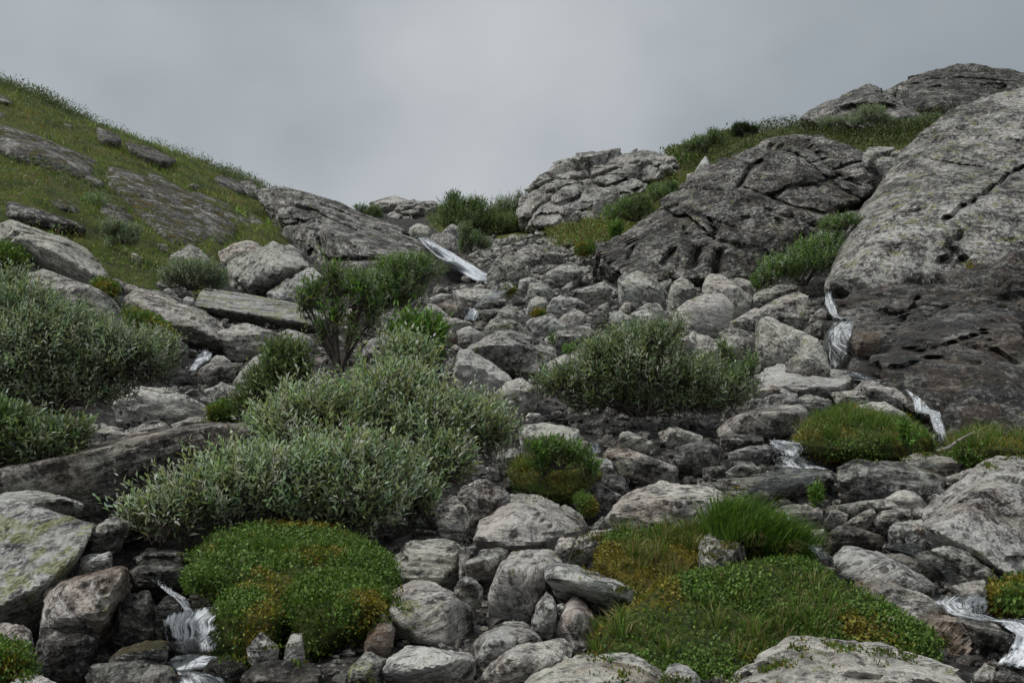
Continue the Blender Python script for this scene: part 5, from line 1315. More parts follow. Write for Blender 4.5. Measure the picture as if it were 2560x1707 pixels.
bush('willow_shrub', 'big olive bush on the skyline above the waterfall',
     [('C', 1700, 380, 300, 120), ('C', 1950, 430, 240, 100), ('C', 1650, 300, 180, 70), ('C', 1600, 230, 70, 55), ('C', 1780, 270, 80, 50), ('C', 2100, 470, 130, 70)], ('C', 1850, 530), 36.0, 2200, 0.11, OLIVE, 0.8, 0.75, 8, 0.4, 0.5, 20, 23, fill=0.4, stem_r=0.02)
bush('willow_shrub', 'loose bush on the skyline beside the cracked hump',
     [('C', 2000, 290, 130, 80), ('C', 2120, 330, 110, 110), ('C', 2090, 215, 35, 50), ('C', 1950, 330, 90, 60)], ('C', 2080, 440), 38.0, 700, 0.10, OLIVE + GREY, 0.8, 0.8, 8, 0.38, 0.5, 12, 24, fill=0.3, stem_r=0.02)
bush('willow_shrub', 'small round bush behind the end of the ridge slab',
     [('C', 990, 330, 75, 50), ('C', 1030, 370, 45, 40), ('C', 900, 300, 50, 20)], ('C', 1010, 400), 44.0, 320, 0.11, OLIVE, 0.8, 0.7, 8, 0.35, 0.5, 8, 25, stem_r=0.02)
bush('willow_shrub', 'pale grey shrub beside the dark boulder at the waterfall top',
     [('D', 490, 60, 60, 70), ('D', 560, 120, 80, 60), ('D', 640, 150, 60, 40), ('D', 480, 160, 40, 60)], ('D', 540, 210), 26.0, 420, 0.09, GREY + OLIVE, 0.8, 0.8, 8, 0.28, 0.5, 9, 26, stem_r=0.014)
bush('willow_shrub', 'silver-grey shrub below the pointed crag on the right skyline',
     [('F', 1210, 440, 130, 70), ('F', 1080, 490, 130, 50), ('F', 900, 500, 110, 40), ('F', 1300, 490, 110, 40)], ('F', 1150, 560), 31.5, 620, 0.10, GREY + WILLOW_DIM, 0.8, 0.8, 8, 0.3, 0.5, 10, 27, stem_r=0.018)
bush('willow_shrub', 'pale shrub fringe where the heath meets the pale slab',
     [('F', 1620, 500, 110, 50), ('F', 1500, 520, 70, 40), ('F', 1690, 480, 50, 35)], ('F', 1600, 560), 30.0, 360, 0.10, GREY + OLIVE, 0.8, 0.8, 8, 0.3, 0.5, 8, 28, stem_r=0.018)
bush('willow_shrub', 'grey shrub on the ridge left of the dark heath',
     [('E', 1500, 180, 90, 60), ('E', 1620, 140, 80, 60), ('E', 1420, 200, 60, 45), ('E', 1600, 100, 40, 30)], ('E', 1550, 250), 34.0, 520, 0.10, GREY + OLIVE, 0.8, 0.8, 8, 0.3, 0.5, 9, 29, stem_r=0.018)
bush('willow_shrub', 'grey-green shrubs on the slope beside the dark cliff edge',
     [('E', 1200, 550, 130, 70), ('E', 1000, 640, 140, 80), ('E', 880, 700, 110, 70), ('E', 1080, 700, 110, 60), ('E', 1290, 500, 60, 40)], ('E', 1020, 760), 27.0, 900, 0.085, GREY + OLIVE + GREEN, 0.8, 0.8, 8, 0.26, 0.5, 14, 30, stem_r=0.014)
bush('willow_shrub', 'small dark green clump at the foot of the grassy slope right of the hump',
     [('E', 870, 810, 60, 60), ('E', 860, 850, 45, 40)], ('E', 870, 890), 25.0, 220, 0.08, GREEN, 0.8, 0.7, 8, 0.2, 0.5, 7, 31, stem_r=0.014)
bush('crowberry_bush', 'dark rounded bush capping the heath on the skyline',
     [('F', 240, 540, 80, 45), ('F', 200, 580, 50, 35), ('F', 310, 560, 60, 35)], ('F', 240, 610), 30.0, 520, 0.06, [(0.022, 0.040, 0.010), (0.034, 0.055, 0.014), (0.045, 0.06, 0.02)], 0.8, 0.6, 9, 0.16, 0.5, 9, 32, stem_r=0.012)
bush('leafy_sprig', 'single leafy sprig standing in the stream bed beside the drip ledge',
     [('I', 795, 700, 40, 40), ('I', 780, 750, 35, 30)], ('I', 800, 790), 5.4, 26, 0.042, GREEN, 0.8, 0.9, 10, 0.10, 0.5, 4, 33, cat='plant', stem_r=0.004)
bush('leafy_sprig', 'broad-leaved green plant on the grassy hummock by the small waterfall',
     [('I', 1490, 300, 60, 50), ('I', 1450, 230, 30, 70)], ('I', 1480, 370), 6.3, 46, 0.05, GREEN, 0.8, 0.9, 9, 0.12, 0.5, 5, 34, cat='plant', stem_r=0.004)
bush('leafy_sprig', 'thin pale sprig rising above the right willow',
     [('G', 90, 820, 40, 60), ('G', 150, 870, 50, 40)], ('G', 110, 960), 8.4, 34, 0.055, OLIVE + WILLOW_DIM, 0.8, 0.9, 10, 0.18, 0.5, 4, 35, cat='plant', stem_r=0.006)
bush('leafy_sprig', 'thin leafy shoots at the right end of the feathery willow',
     [('G', 300, 930, 50, 60), ('G', 230, 990, 60, 50)], ('G', 270, 1080), 8.2, 60, 0.055, OLIVE + WILLOW_DIM, 0.8, 0.9, 10, 0.18, 0.5, 5, 36, cat='plant', stem_r=0.006)
bush('leafy_sprig', 'leafy willow shoots growing out of the moss clump beside the main willow',
     [('H', 1130, 370, 180, 70), ('H', 1320, 400, 120, 60), ('H', 1430, 500, 70, 50), ('H', 1060, 470, 100, 50)], ('H', 1180, 520), 5.75, 170, 0.045, GREEN + OLIVE, 0.8, 0.8, 10, 0.13, 0.5, 10, 37, cat='plant', stem_r=0.006)
bush('leafy_sprig', 'small sprig of green leaves by the wide smooth rock',
     [('D', 1270, 940, 60, 25), ('D', 1140, 870, 25, 40)], ('D', 1230, 965), 9.6, 30, 0.05, GREEN, 0.8, 0.8, 9, 0.12, 0.5, 4, 38, cat='plant', stem_r=0.004)

# ------------------------------------------------------------------ moss banks and hummocks
CREEP = []
DRY = [(0.22, 0.19, 0.10), (0.16, 0.13, 0.06), (0.10, 0.12, 0.035), (0.07, 0.10, 0.02)]
LUSH = [(0.040, 0.080, 0.012), (0.060, 0.11, 0.018), (0.085, 0.14, 0.026), (0.11, 0.15, 0.035)]
mound('moss_mound', 'lush green leafy moss mound under the main willow', 'moss', 'L', '1380,620 1600,440 1900,380 2352,380 2700,440 2960,640 2960,860 2800,980 2500,1080 2200,1100 1900,1080 1700,1060 1580,900', 3.75, 1.1, 0.25, 19000, 0.015,
      None, [('L', '1650,900 2700,900 2700,1150 1650,1300', 260, 0.05, DRY), ('L', '1700,540 2700,540 2700,800 1900,760', 500, 0.09, LUSH)], seed=51, rd=0.22, k=0.62, lumps=2.2)
mound('moss_mound', 'yellow-green lower bulge of moss right beside the foreground cascade', 'moss', 'L', '1600,1060 1700,900 1880,840 2060,880 2140,1020 2100,1160 2010,1270 1960,1350 1820,1360 1690,1350 1620,1230', 3.55, 0.5, 0.28, 5000, 0.014, None, [('L', '1600,850 2100,850 2100,1300 1600,1300', 120, 0.05, DRY)], seed=41, level=5, lumps=2.2, rd=0.15)
mound('moss_mound', 'round leafy bulge of moss at the right end of the lush mound', 'moss', 'L', '2120,960 2260,800 2480,720 2720,740 2900,840 2960,960 2880,1060 2720,1090 2600,1180 2440,1290 2280,1330 2170,1260 2100,1120', 3.6, 0.6, 0.18, 8000, 0.015, None, [('L', '2100,700 2900,700 2900,1100 2100,1100', 160, 0.05, DRY)], seed=42, level=5, lumps=2.2, rd=0.18)
mound('moss_clump', 'mossy foot of the mound beside the large knobbly boulder', 'moss', 'K', '-120,940 20,860 130,960 150,1040 60,1090 -40,1120 -140,1060', 3.6, 0.3, 0.28, 2500, 0.013, None, None, seed=69, level=5, lumps=2)
mound('moss_clump', 'dark moss on the bank left of the mound, over the cascade', 'moss', 'L', '1380,760 1460,690 1600,700 1690,800 1650,900 1560,860 1440,840', 3.9, 0.35, 0.2, 2500, 0.013, None, None, seed=70, level=5, lumps=2)
mound('moss_bank', 'rust and yellow-green moss bank topped with grass behind the half-buried rock', 'moss', 'H', '1310,1195 1420,1050 1650,985 2000,965 2352,955 2480,1000 2420,1110 2330,1180 2310,1290 2100,1310 2080,1500 1820,1510 1760,1340 1550,1265 1400,1245', 4.0, 0.6, 0.68, 9000, 0.012,
      None, [('H', '1650,980 2400,950 2400,1150 1700,1200', 1100, 0.10, LUSH + DRY), ('H', '1700,1150 2100,1100 2100,1500 1760,1500', 420, 0.10, DRY)], seed=52, k=0.5, rd=0.32, lumps=1.8)
mound('moss_bank', 'broad green leafy moss carpet in the lower right foreground', 'moss', 'S', '1470,1590 1480,1535 1560,1470 1700,1445 1790,1425 1900,1400 2010,1400 2100,1450 2145,1468 2090,1500 2085,1550 2200,1570 2360,1608 2300,1650 2150,1625 2030,1600 1960,1655 1850,1695 1700,1710 1560,1690 1490,1640', 3.25, 0.75, 0.30, 22000, 0.014,
      None, [('S', '1480,1480 2100,1400 2100,1560 1900,1660 1480,1660', 1700, 0.09, LUSH + DRY), ('J', '500,950 900,950 900,1200 500,1200', 500, 0.11, DRY + LUSH)], seed=53, k=0.55, rd=0.42, lumps=2.0)
mound('grass_tussock', 'thick dark green grass tussock drooping over the moss bank', 'grass', 'J', '-20,300 120,270 300,320 450,390 600,470 700,560 700,620 560,600 400,560 250,500 100,440 -20,420', 4.05, 0.45, 0.15, 1200, 0.012, None,
      [('J', '-60,240 800,240 800,700 -60,700', 5200, 0.15, [(0.035, 0.075, 0.010), (0.055, 0.10, 0.014), (0.08, 0.13, 0.022)], (0.22, -0.18, -0.05)), ('J', '300,480 700,520 700,640 300,600', 300, 0.10, DRY, (0.1, -0.3, -0.35))], seed=54, level=5)
mound('grass_hummock', 'grassy hummock with yellow flowers between the two right cascades', 'grass', 'I', '590,310 700,215 790,130 950,75 1060,105 1250,140 1450,190 1600,235 1700,310 1610,365 1350,415 1000,360 850,340 720,345', 6.5, 1.2, 0.45, 6000, 0.018, None,
      [('I', '700,0 1700,0 1700,330 700,330', 4600, 0.11, LUSH + [(0.10, 0.13, 0.03)]), ('I', '680,170 820,170 820,300 680,300', 260, 0.16, DRY, (0, -0.4, -0.3)), ('I', '900,40 1300,80 1300,200 900,200', 800, 0.15, DRY + LUSH)], seed=55, level=5, rd=0.3, lumps=2.0)
mound('moss_bank', 'green turf patch at the right edge beside the dark wet rock face', 'moss', 'I', '1690,385 1850,290 2000,255 2352,285 2650,300 2650,440 2352,435 2150,455 2040,500 1950,465 1800,405', 6.1, 0.9, 0.3, 5000, 0.018, None,
      [('I', '1700,240 2400,240 2400,360 1700,360', 1500, 0.14, LUSH + DRY)], seed=56, level=5)
mound('moss_clump', 'yellow-green moss clump above the big slanting boulder', 'moss', 'H', '800,520 900,440 1080,420 1300,430 1440,450 1540,560 1400,580 1290,620 1270,700 1100,720 960,690 860,600', 5.6, 0.8, 0.62, 4500, 0.012, None,
      [('H', '880,400 1100,400 1080,560 900,560', 500, 0.12, DRY + LUSH, (0, -0.3, -0.2))], seed=57, level=5, lumps=2.2, rd=0.3)
mound('moss_clump', 'small leafy clump in the lower left corner', 'moss', 'L', '-80,1280 60,1250 150,1290 215,1420 190,1500 60,1540 -80,1540', 3.25, 0.3, 0.1, 3500, 0.015, None, None, seed=58, level=5)
mound('moss_clump', 'green plants trailing in the water at the lower right edge', 'moss', 'J', '2060,860 2200,830 2352,800 2550,800 2550,1080 2352,1075 2220,1010 2090,950', 3.75, 0.45, 0.2, 3500, 0.018, None, None, seed=59, level=5)
mound('moss_clump', 'small round mossy cushion hanging below the dark low slab', 'moss', 'H', '1300,720 1360,690 1440,740 1465,810 1400,830 1330,770', 5.1, 0.2, 0.35, 900, 0.01, None, None, seed=60, level=5)
mound('moss_clump', 'bright green moss cushion among the upper talus', 'moss', 'D', '1310,195 1370,140 1440,145 1435,200 1370,215', 24.5, 0.8, 0.4, 900, 0.05, None, None, seed=61, level=5)
mound('moss_clump', 'dark green moss strip in the crack of the layered slab', 'moss', 'B', '895,640 1010,640 1110,690 1290,820 1180,800 990,740', 9.5, 0.8, 0.15, 1600, 0.03, None, None, seed=62, level=5)
mound('moss_clump', 'green moss tuft beside the flat dark rock at the turf edge', 'moss', 'B', '690,470 750,410 830,430 880,500 800,520 720,500', 11.0, 0.5, 0.35, 900, 0.03, None, None, seed=63, level=5)
mound('moss_clump', 'green plants in the hollow under the large tilted boulder', 'moss', 'B', '-60,160 40,160 150,220 210,300 120,320 -60,270', 11.2, 0.6, 0.1, 1400, 0.04, None, None, seed=64, level=5)
mound('moss_clump', 'tiny moss cushion beside the waterfall foam', 'moss', 'D', '760,485 810,470 865,490 850,510 790,510', 18.0, 0.4, 0.5, 300, 0.04, None, None, seed=65, level=4)
mound('moss_clump', 'rusty moss cushion in the gap of the centre talus', 'moss', 'D', '1000,690 1010,655 1070,645 1090,670 1050,705', 14.5, 0.3, 0.7, 300, 0.03, None, None, seed=66, level=4)
mound('moss_clump', 'low green plants right of the white blotched slab', 'moss', 'N', '660,720 720,660 860,640 960,690 860,740 730,735', 6.5, 0.5, 0.15, 1800, 0.025, None, None, seed=67, level=5)
mound('moss_clump', 'moss tuft in the cracks of the pale cliff slab at its ledge', 'moss', 'G', '1890,190 1990,170 2060,240 2250,230 2150,290 2010,270', 14.6, 0.4, 0.4, 700, 0.04, None, None, seed=68, level=4)

# ------------------------------------------------------------------ turf, heath and fringe growth
r_ = np.random.default_rng(77)
q = scatter_polar(VEG[0], 46000, r_, 9, 48)
q = q[q[:, 1] < 48]
n = len(q)
patch = fbm(q * 0.55, 4, 21); patch2 = fbm(q * 1.7 + 9, 3, 22)
cg = pick_col([(0.115, 0.175, 0.020), (0.15, 0.21, 0.028), (0.185, 0.245, 0.04)], n, r_, 0.2)
cy = pick_col([(0.20, 0.17, 0.045), (0.22, 0.165, 0.06), (0.16, 0.155, 0.03)], n, r_, 0.2)
cd = pick_col([(0.055, 0.085, 0.014), (0.075, 0.11, 0.02)], n, r_, 0.2)
col = np.where((patch > 0.22)[:, None], cy, np.where((patch < -0.18)[:, None], cd, cg))
col = col * np.clip(1.05 + 0.9 * fbm(q * 0.9 + 30, 3, 23), 0.45, 1.6)[:, None] * np.array([0.96, 1.0, 1.0])
col = np.where((patch2 > 0.35)[:, None], col * 1.35, col)
hh = (0.07 + 0.12 * np.clip(patch2 + 0.4, 0, 1)) * r_.uniform(0.5, 1.4, n) * np.clip(q[:, 1] / 20, 0.7, 1.4)
V, F, cl = blades_mesh(q, hh, r_.normal(0, 0.35, (n, 3)) * np.array([1, 1, 0]), 0.011 * np.clip(q[:, 1] / 16, 0.6, 2.4), col, r_, 0.5)
tag(link('grass', mesh_from('grass', V, F, M_GRASS, True, {'col': cl})), 'short green and yellowish grass covering the left hillside', None, None, 'stuff')

def low_growth(poly, n, ymin, ymax, h, leaf, cols, per, seed, lump, name, label, gain=1.9):
    r = np.random.default_rng(seed)
    q = scatter_polar(poly, n, r, ymin, ymax)
    n = len(q)
    q[:, 2] += np.clip(fbm(q * 0.8, 3, seed), -0.2, 1) * lump
    pn = fbm(q * 1.1 + 5, 3, seed + 1)
    q = np.repeat(q, per, 0) + r.normal(0, 1, (n * per, 3)) * np.array([h * 0.5, h * 0.5, 0])
    q[:, 2] += r.random(n * per) ** 0.7 * h
    m = n * per
    c = gain * pick_col(cols, m, r, 0.22) * (1 + 0.45 * np.repeat(pn, per))[:, None]
    d = unit(r.normal(size=(m, 3)) * np.array([0.7, 0.7, 0.4]) + np.array([0, 0, 0.8]))
    sz = leaf * r.uniform(0.6, 1.3, m)
    V, F, cl = leaves_mesh(q, d, unit(r.normal(size=(m, 3)) + np.array([0, -0.6, 0.4])), sz, sz * 0.42, np.clip(c, 0.004, 0.5), simple=True)
    tag(link(name, mesh_from(name, V, F, M_LEAF, True, {'col': cl})), label, None, None, 'stuff')

HEATH = [(0.030, 0.050, 0.010), (0.045, 0.070, 0.014), (0.060, 0.085, 0.020), (0.075, 0.060, 0.020)]
low_growth(VEG[2], 5200, 22, 44, 0.30, 0.09, HEATH, 9, 71, 0.45, 'undergrowth', 'dark green dwarf heath along the ridge above the dark cliff', 1.15)
low_growth(VEG[1], 2800, 20, 40, 0.26, 0.08, [(0.055, 0.085, 0.015), (0.075, 0.11, 0.02), (0.10, 0.12, 0.03), (0.12, 0.07, 0.03)], 7, 72, 0.25, 'undergrowth', 'bright green herbs and moss on the slope between hump and cliff')
low_growth(VEG[0], 4200, 14, 42, 0.26, 0.06, [(0.045, 0.075, 0.014), (0.065, 0.095, 0.02), (0.085, 0.11, 0.03), (0.10, 0.085, 0.03)], 6, 73, 0.25, 'undergrowth', 'low shrubby growth and herbs scattered over the left hillside')
def skyline_fringe(u0, u1, n, ymin, ymax, band, h, leaf, cols, per, seed, label):
    r = np.random.default_rng(seed)
    us = np.linspace(u0, u1, 80)
    y = np.exp(r.uniform(math.log(ymin), math.log(ymax), 90000)); x = y * r.uniform((u0 - 1280) / FOC * 1.1, (u1 - 1280) / FOC * 0.98, 90000)
    z = ground_full(x, y)
    u, v = proj(np.stack([x, y, z], -1))
    b = np.clip(((u - u0) / (u1 - u0) * 80).astype(int), 0, 79)
    sky = np.full(80, 1e9); np.minimum.at(sky, b, v)
    ok = (v < sky[b] + band) & (u > u0) & (u < u1)
    q = np.stack([x, y, z], -1)[ok]
    keep = fbm(q * 0.45, 3, seed) > 0.06
    q = q[keep][:n]
    n = len(q)
    q = np.repeat(q, per, 0) + r.normal(0, 1, (n * per, 3)) * np.array([h * 0.25, h * 0.25, 0])
    q[:, 2] += r.random(n * per) * np.repeat(h * r.uniform(0.15, 1.0, n) ** 1.4, per)
    m_ = n * per
    d = unit(r.normal(size=(m_, 3)) * np.array([0.6, 0.6, 0.3]) + np.array([0, 0, 0.9]))
    sz = leaf * r.uniform(0.6, 1.3, m_)
    V, F, cl = leaves_mesh(q, d, unit(r.normal(size=(m_, 3)) + np.array([0, -0.6, 0.4])), sz, sz * 0.35, pick_col(cols, m_, r, 0.22), simple=True)
    tag(link('undergrowth', mesh_from('undergrowth', V, F, M_LEAF, True, {'col': cl})), label, None, None, 'stuff')
skyline_fringe(-40, 720, 1500, 24, 46, 16, 0.55, 0.09, [(0.08, 0.11, 0.03), (0.11, 0.145, 0.05), (0.15, 0.175, 0.09)], 9, 74, 'fringe of small shrubs along the left skyline')
low_growth(pts('E', '700,290 1050,200 1500,210 1700,110 1780,150 1550,300 1380,380 1200,250 900,280'), 900, 33, 50, 0.4, 0.16, HEATH + [(0.06, 0.08, 0.025)], 8, 75, 0.3, 'undergrowth', 'low growth along the skyline over the cracked hump')

# bare winter-bitten shoots on the left skyline
def flower(loc_px, y, label, h, rad, col, name='yellow_flower'):
    r = np.random.default_rng(int(loc_px[1] * 7 + loc_px[2]))
    ox, oy, k = TILE[loc_px[0]]
    top = unproj(np.array([ox + loc_px[1] / k]), np.array([oy + loc_px[2] / k]), np.array([y]))[0]
    root = link(name, None); root.location = top - np.array([0, 0, h]); root.empty_display_size = 0.05
    tag(root, label, 'flower', None)
    st = np.array([[0, 0, 0], [0.004, 0, h * 0.5], [0, 0, h]])
    V, F = tubes_mesh(st[:-1], st[1:], np.array([0.002, 0.0018]), np.array([0.0018, 0.0015]), 5)
    link('stem', mesh_from('stem', V, F, M_GRASS, True, {'col': np.tile([[0.05, 0.09, 0.02]], (len(V), 1))}), root)
    n = 22
    a = np.arange(n) * 2.4
    d = np.stack([np.cos(a), np.sin(a), 0.25 + 0.5 * r.random(n)], -1)
    V, F, c = leaves_mesh(np.tile([[0, 0, h]], (n, 1)).astype(float), unit(d), np.tile([[0, 0, 1.0]], (n, 1)), np.full(n, rad), np.full(n, rad * 0.4), np.tile([col], (n, 1)))
    link('petals', mesh_from('petals', V, F, M_PETAL, True, {'col': c}), root)
YEL = (0.62, 0.42, 0.01)
flower(('I', 195, 662), 4.9, 'single yellow flower beside the domed white-speckled boulder', 0.13, 0.020, YEL)
flower(('I', 1085, 52), 6.6, 'yellow flower in the grass at the top of the hummock', 0.16, 0.022, YEL)
flower(('I', 1487, 116), 6.6, 'yellow flower at the right side of the hummock', 0.18, 0.024, YEL)
flower(('I', 1448, 122), 6.6, 'smaller yellow flower just left of another on the hummock', 0.18, 0.016, YEL)
flower(('E', 982, 578), 27.0, 'pink flower head on the slope below the cracked hump', 0.5, 0.16, (0.30, 0.10, 0.24), 'pink_flower')

def stick(label, tile, s, y, rad):
    P = pts(tile, s)
    Q = np.array([unproj(np.array([a]), np.array([b]), np.array([y]))[0] for a, b in P])
    V, F = tubes_mesh(Q[:-1], Q[1:], np.full(len(Q) - 1, rad), np.linspace(rad, rad * 0.5, len(Q) - 1), 6)
    b = NB('bleached_wood')
    vec = b.n('ShaderNodeTexCoord').outputs['Object']
    m = b.done(b.n('ShaderNodeBsdfPrincipled', None, Base_Color=b.ramp(b.noise(vec, 30, 4), [(0.35, (0.14, 0.13, 0.11)), (0.65, (0.28, 0.26, 0.23))]), Roughness=0.8).outputs[0])
    o = link('dead_branch', mesh_from('dead_branch', V - Q[0], F, m), None, Q[0])
    tag(o, label, 'branch')
stick('bleached dead stick lying beside the turf patch at the right edge', 'I', '1700,385 1790,355 1850,310 1965,245', 6.25, 0.012)
stick('thin bare twig sticking out left of the yellow-green moss clump', 'H', '765,455 800,510 830,555', 5.5, 0.004)

# ------------------------------------------------------------------ moss creeping from the banks over the stones around them
bpy.context.view_layer.update()
DG = bpy.context.evaluated_depsgraph_get()
ORG = Vector((0, 0, 0))
def look(u, v):
    p = unproj(np.array([u]), np.array([v]), np.array([10.0]))[0]
    return scene.ray_cast(DG, ORG, Vector(p).normalized())

def creep(root, tile, s, n, reach, warm, seed, leaf=0.013):
    r = np.random.default_rng(seed)
    poly = pts(tile, s)
    E = np.array(poly + [poly[0]])
    seg = np.hypot(*np.diff(E, axis=0).T); cs = np.concatenate([[0], np.cumsum(seg)])
    Q, N = [], []
    for _ in range(n):
        t = r.uniform(0, cs[-1]); i = min(np.searchsorted(cs, t) - 1, len(poly) - 1); i = max(i, 0)
        f = (t - cs[i]) / seg[i]
        u, v = E[i] * (1 - f) + E[i + 1] * f + r.normal(0, 1, 2) * reach * r.random() 
        if fbm(np.array([[u * 0.03, v * 0.03, seed]]), 2, seed)[0] < -0.05: continue
        hit, loc, nor, idx, ob, mt = look(u, v)
        if not hit or (ob.parent is not None) or nor.z < 0.15: continue
        k = 9
        base = np.array(loc) + r.normal(0, 0.014, (k, 3)) * np.array([1, 1, 0.2])
        Q.append(base); N.append(np.repeat(np.array(nor)[None], k, 0))
    if not Q: return
    Q, N = np.concatenate(Q), np.concatenate(N)
    m = len(Q)
    gc = pick_col([(0.075, 0.13, 0.018), (0.10, 0.16, 0.024), (0.06, 0.10, 0.014)], m, r, 0.25)
    wc = pick_col([(0.19, 0.17, 0.022), (0.24, 0.21, 0.03), (0.15, 0.10, 0.02)], m, r, 0.25)
    c = np.where(r.random((m, 1)) < warm, wc, gc)
    V, F, cl = blades_mesh(Q - N * 0.004, leaf * 0.8 * r.uniform(0.5, 1.5, m), N * 0.9 + r.normal(0, 0.5, (m, 3)), np.full(m, leaf * 0.55), c, r, 0.2)
    o = np.array(root.location)
    link('moss_fringe', mesh_from('moss_fringe', V - o, F, M_GRASS, True, {'col': cl}), root)['kind'] = 'stuff'
for a_ in CREEP: creep(*a_)
# ------------------------------------------------------------------ loose stones in the gaps, found by looking where bare ground still shows
bpy.context.view_layer.update()
DG = bpy.context.evaluated_depsgraph_get()
TEMPL = []
for i in range(12):
    r = np.random.default_rng(500 + i)
    q = r.normal(size=(10, 3)); q = unit(q) * r.uniform(0.8, 1.0, (10, 1))
    q = q * np.array([1.0, r.uniform(0.65, 0.95), r.uniform(0.38, 0.75)]) * 0.5
    V, F, c, e = rock_shape(q, 4, 700 + i, 40, 1.3, 0.5, (r.uniform(0, 0.6), r.uniform(0, 6.28), 0), 5, None, None, 0.8)
    TEMPL.append((mesh_from('stone', V - c, F, M_ROCK), V - c, F))
    TEMPL[-1][0].set_sharp_from_angle(angle=math.radians(30))

STONES = []
def fill(poly, n, smin, smax, label, group, tone, wet, seed, rust=0.2, sink=0.25, tries=14000):
    r = np.random.default_rng(seed)
    us = np.array([a for a, _ in poly]); vs = np.array([b for _, b in poly])
    placed = []
    k = 0
    sizes = np.sort(smin * (smax / smin) ** r.random(n) )[::-1]
    si = 0
    while si < n and k < tries:
        k += 1
        u, v = r.uniform(us.min(), us.max()), r.uniform(vs.min(), vs.max())
        if not in_poly(np.array([u]), np.array([v]), poly)[0]: continue
        s = sizes[si]
        if any((u - a) ** 2 + ((v - b) * 1.5) ** 2 < (0.36 * (s + t)) ** 2 for a, b, t in placed): continue
        hit, loc, nor, idx, ob, mt = look(u, v)
        if not hit or ob.name != 'ground': continue
        m = s * loc.y / FOC
        me = TEMPL[r.integers(0, len(TEMPL))][0]
        o = link('stone', me)
        o.scale = (m, m * r.uniform(0.8, 1.1), m * r.uniform(0.8, 1.15))
        o.location = loc + Vector((0, 0, m * (0.30 - sink)))
        o.rotation_euler = (r.normal(0, 0.3), r.normal(0, 0.3), r.uniform(0, 6.28))
        tag(o, None, 'stone', group)
        STONES.append((o, u, v, s, label))
        o['hue'] = 1.0; o['tone'] = float(np.clip(tone + r.normal(0, 0.09), 0.1, 0.9)); o['lichen'] = float(r.uniform(0, 0.45)); o['wet'] = float(max(0, wet + r.normal(0, 0.1))); o['moss'] = float(r.uniform(0, 0.2))
        o['rust'] = float(max(0, rust + r.normal(0, 0.2))); o['spots'] = float(r.uniform(0.2, 0.8)); o['layers'] = float(r.uniform(0.4, 1.0)); o['dip'] = (float(r.uniform(0, 1)), 0.2, float(r.uniform(0, 6)))
        placed.append((u, v, s))
        si += 1
    return placed

Z_UP = pts('D', '520,260 560,120 800,100 1150,80 1500,60 1560,130 1490,400 1300,430 900,430 650,300')
Z_MID = pts('S', '1000,770 1100,710 1300,690 1900,690 2060,740 2080,1010 1900,1010 1500,940 1250,1060 1050,960')
Z_LEFT = pts('S', '360,700 700,730 1050,740 1100,800 1050,950 700,960 540,1000 330,1010 300,850')
Z_FRONT = pts('S', '880,1150 1240,1020 1500,1000 1900,1010 2560,1080 2560,1707 0,1707 0,1560 300,1480 560,1450 700,1600 860,1420')
fill(Z_UP, 75, 16, 55, 'grey angular talus stone on the rubble slope under the skyline bush', 'stones of the upper talus', 0.52, 0, 81)
fill(Z_MID, 75, 18, 75, 'loose grey stone wedged among the talus boulders below the dark cliff', 'stones of the middle talus', 0.56, 0.05, 82)
fill(Z_LEFT, 40, 18, 80, 'loose grey stone among the slabs left of the little fall', 'stones between the left slabs', 0.55, 0.05, 83)
fill(Z_FRONT, 75, 26, 110, 'loose dark stone in the wet gaps of the foreground stream bed', 'stones of the foreground stream bed', 0.44, 0.3, 84, 0.35)

def rubble(poly, n, smin, smax, seed, label, tone, wet):
    """gravel and chips that nobody could count: one mesh"""
    r = np.random.default_rng(seed)
    us = np.array([a for a, _ in poly]); vs = np.array([b for _, b in poly])
    bases = []
    D_, F = ico(1)
    for i in range(10):
        rr = np.random.default_rng(i + 5)
        bases.append(D_ * rr.uniform(0.68, 1.15, (len(D_), 1)))
    base = bases[0]
    y = np.exp(r.uniform(math.log(2.5), math.log(45), n * 60)); x = y * r.uniform((us.min() - 1280) / FOC, (us.max() - 1280) / FOC, n * 60)
    z = ground_z(x, y)
    u, v = proj(np.stack([x, y, z], -1))
    ok = in_poly(u, v, poly)
    p = np.stack([x, y, z], -1)[ok][:n]
    n = len(p)
    p[:, 2] = ground_full(p[:, 0], p[:, 1])
    m = smin * (smax / smin) ** (r.random(n) ** 1.6) * p[:, 1] / FOC
    q = np.array(bases)[r.integers(0, 10, n)] * (1 + 0.05 * r.normal(size=(n, len(base), 1))) * np.array([0.5, 0.42, 0.30]) * m[:, None, None]
    a = r.uniform(0, 6.28, n); ca, sa = np.cos(a)[:, None], np.sin(a)[:, None]
    q = np.stack([q[..., 0] * ca - q[..., 1] * sa, q[..., 0] * sa + q[..., 1] * ca, q[..., 2]], -1)
    tl = r.normal(0, 0.4, n); ct, st_ = np.cos(tl)[:, None], np.sin(tl)[:, None]
    q = np.stack([q[..., 0], q[..., 1] * ct - q[..., 2] * st_, q[..., 1] * st_ + q[..., 2] * ct], -1)
    q = q + p[:, None] + np.array([0, 0, 0.1]) * m[:, None, None]
    Vs = [q.reshape(-1, 3)]; Fs = [(F[None] + (np.arange(n) * len(base))[:, None, None]).reshape(-1, 3)]
    V, Fx = np.concatenate(Vs), np.concatenate(Fs)
    ob = tag(link('rubble', mesh_from('rubble', V, Fx, M_ROCK, False)), label, None, None, 'stuff')
    ob['hue'] = 0.5; ob['tone'] = tone; ob['lichen'] = 0.2; ob['wet'] = wet; ob['moss'] = 0.1; ob['rust'] = 0.3; ob['spots'] = 0.4; ob['layers'] = 0.4; ob['dip'] = (0.2, 0.1, 0.0)
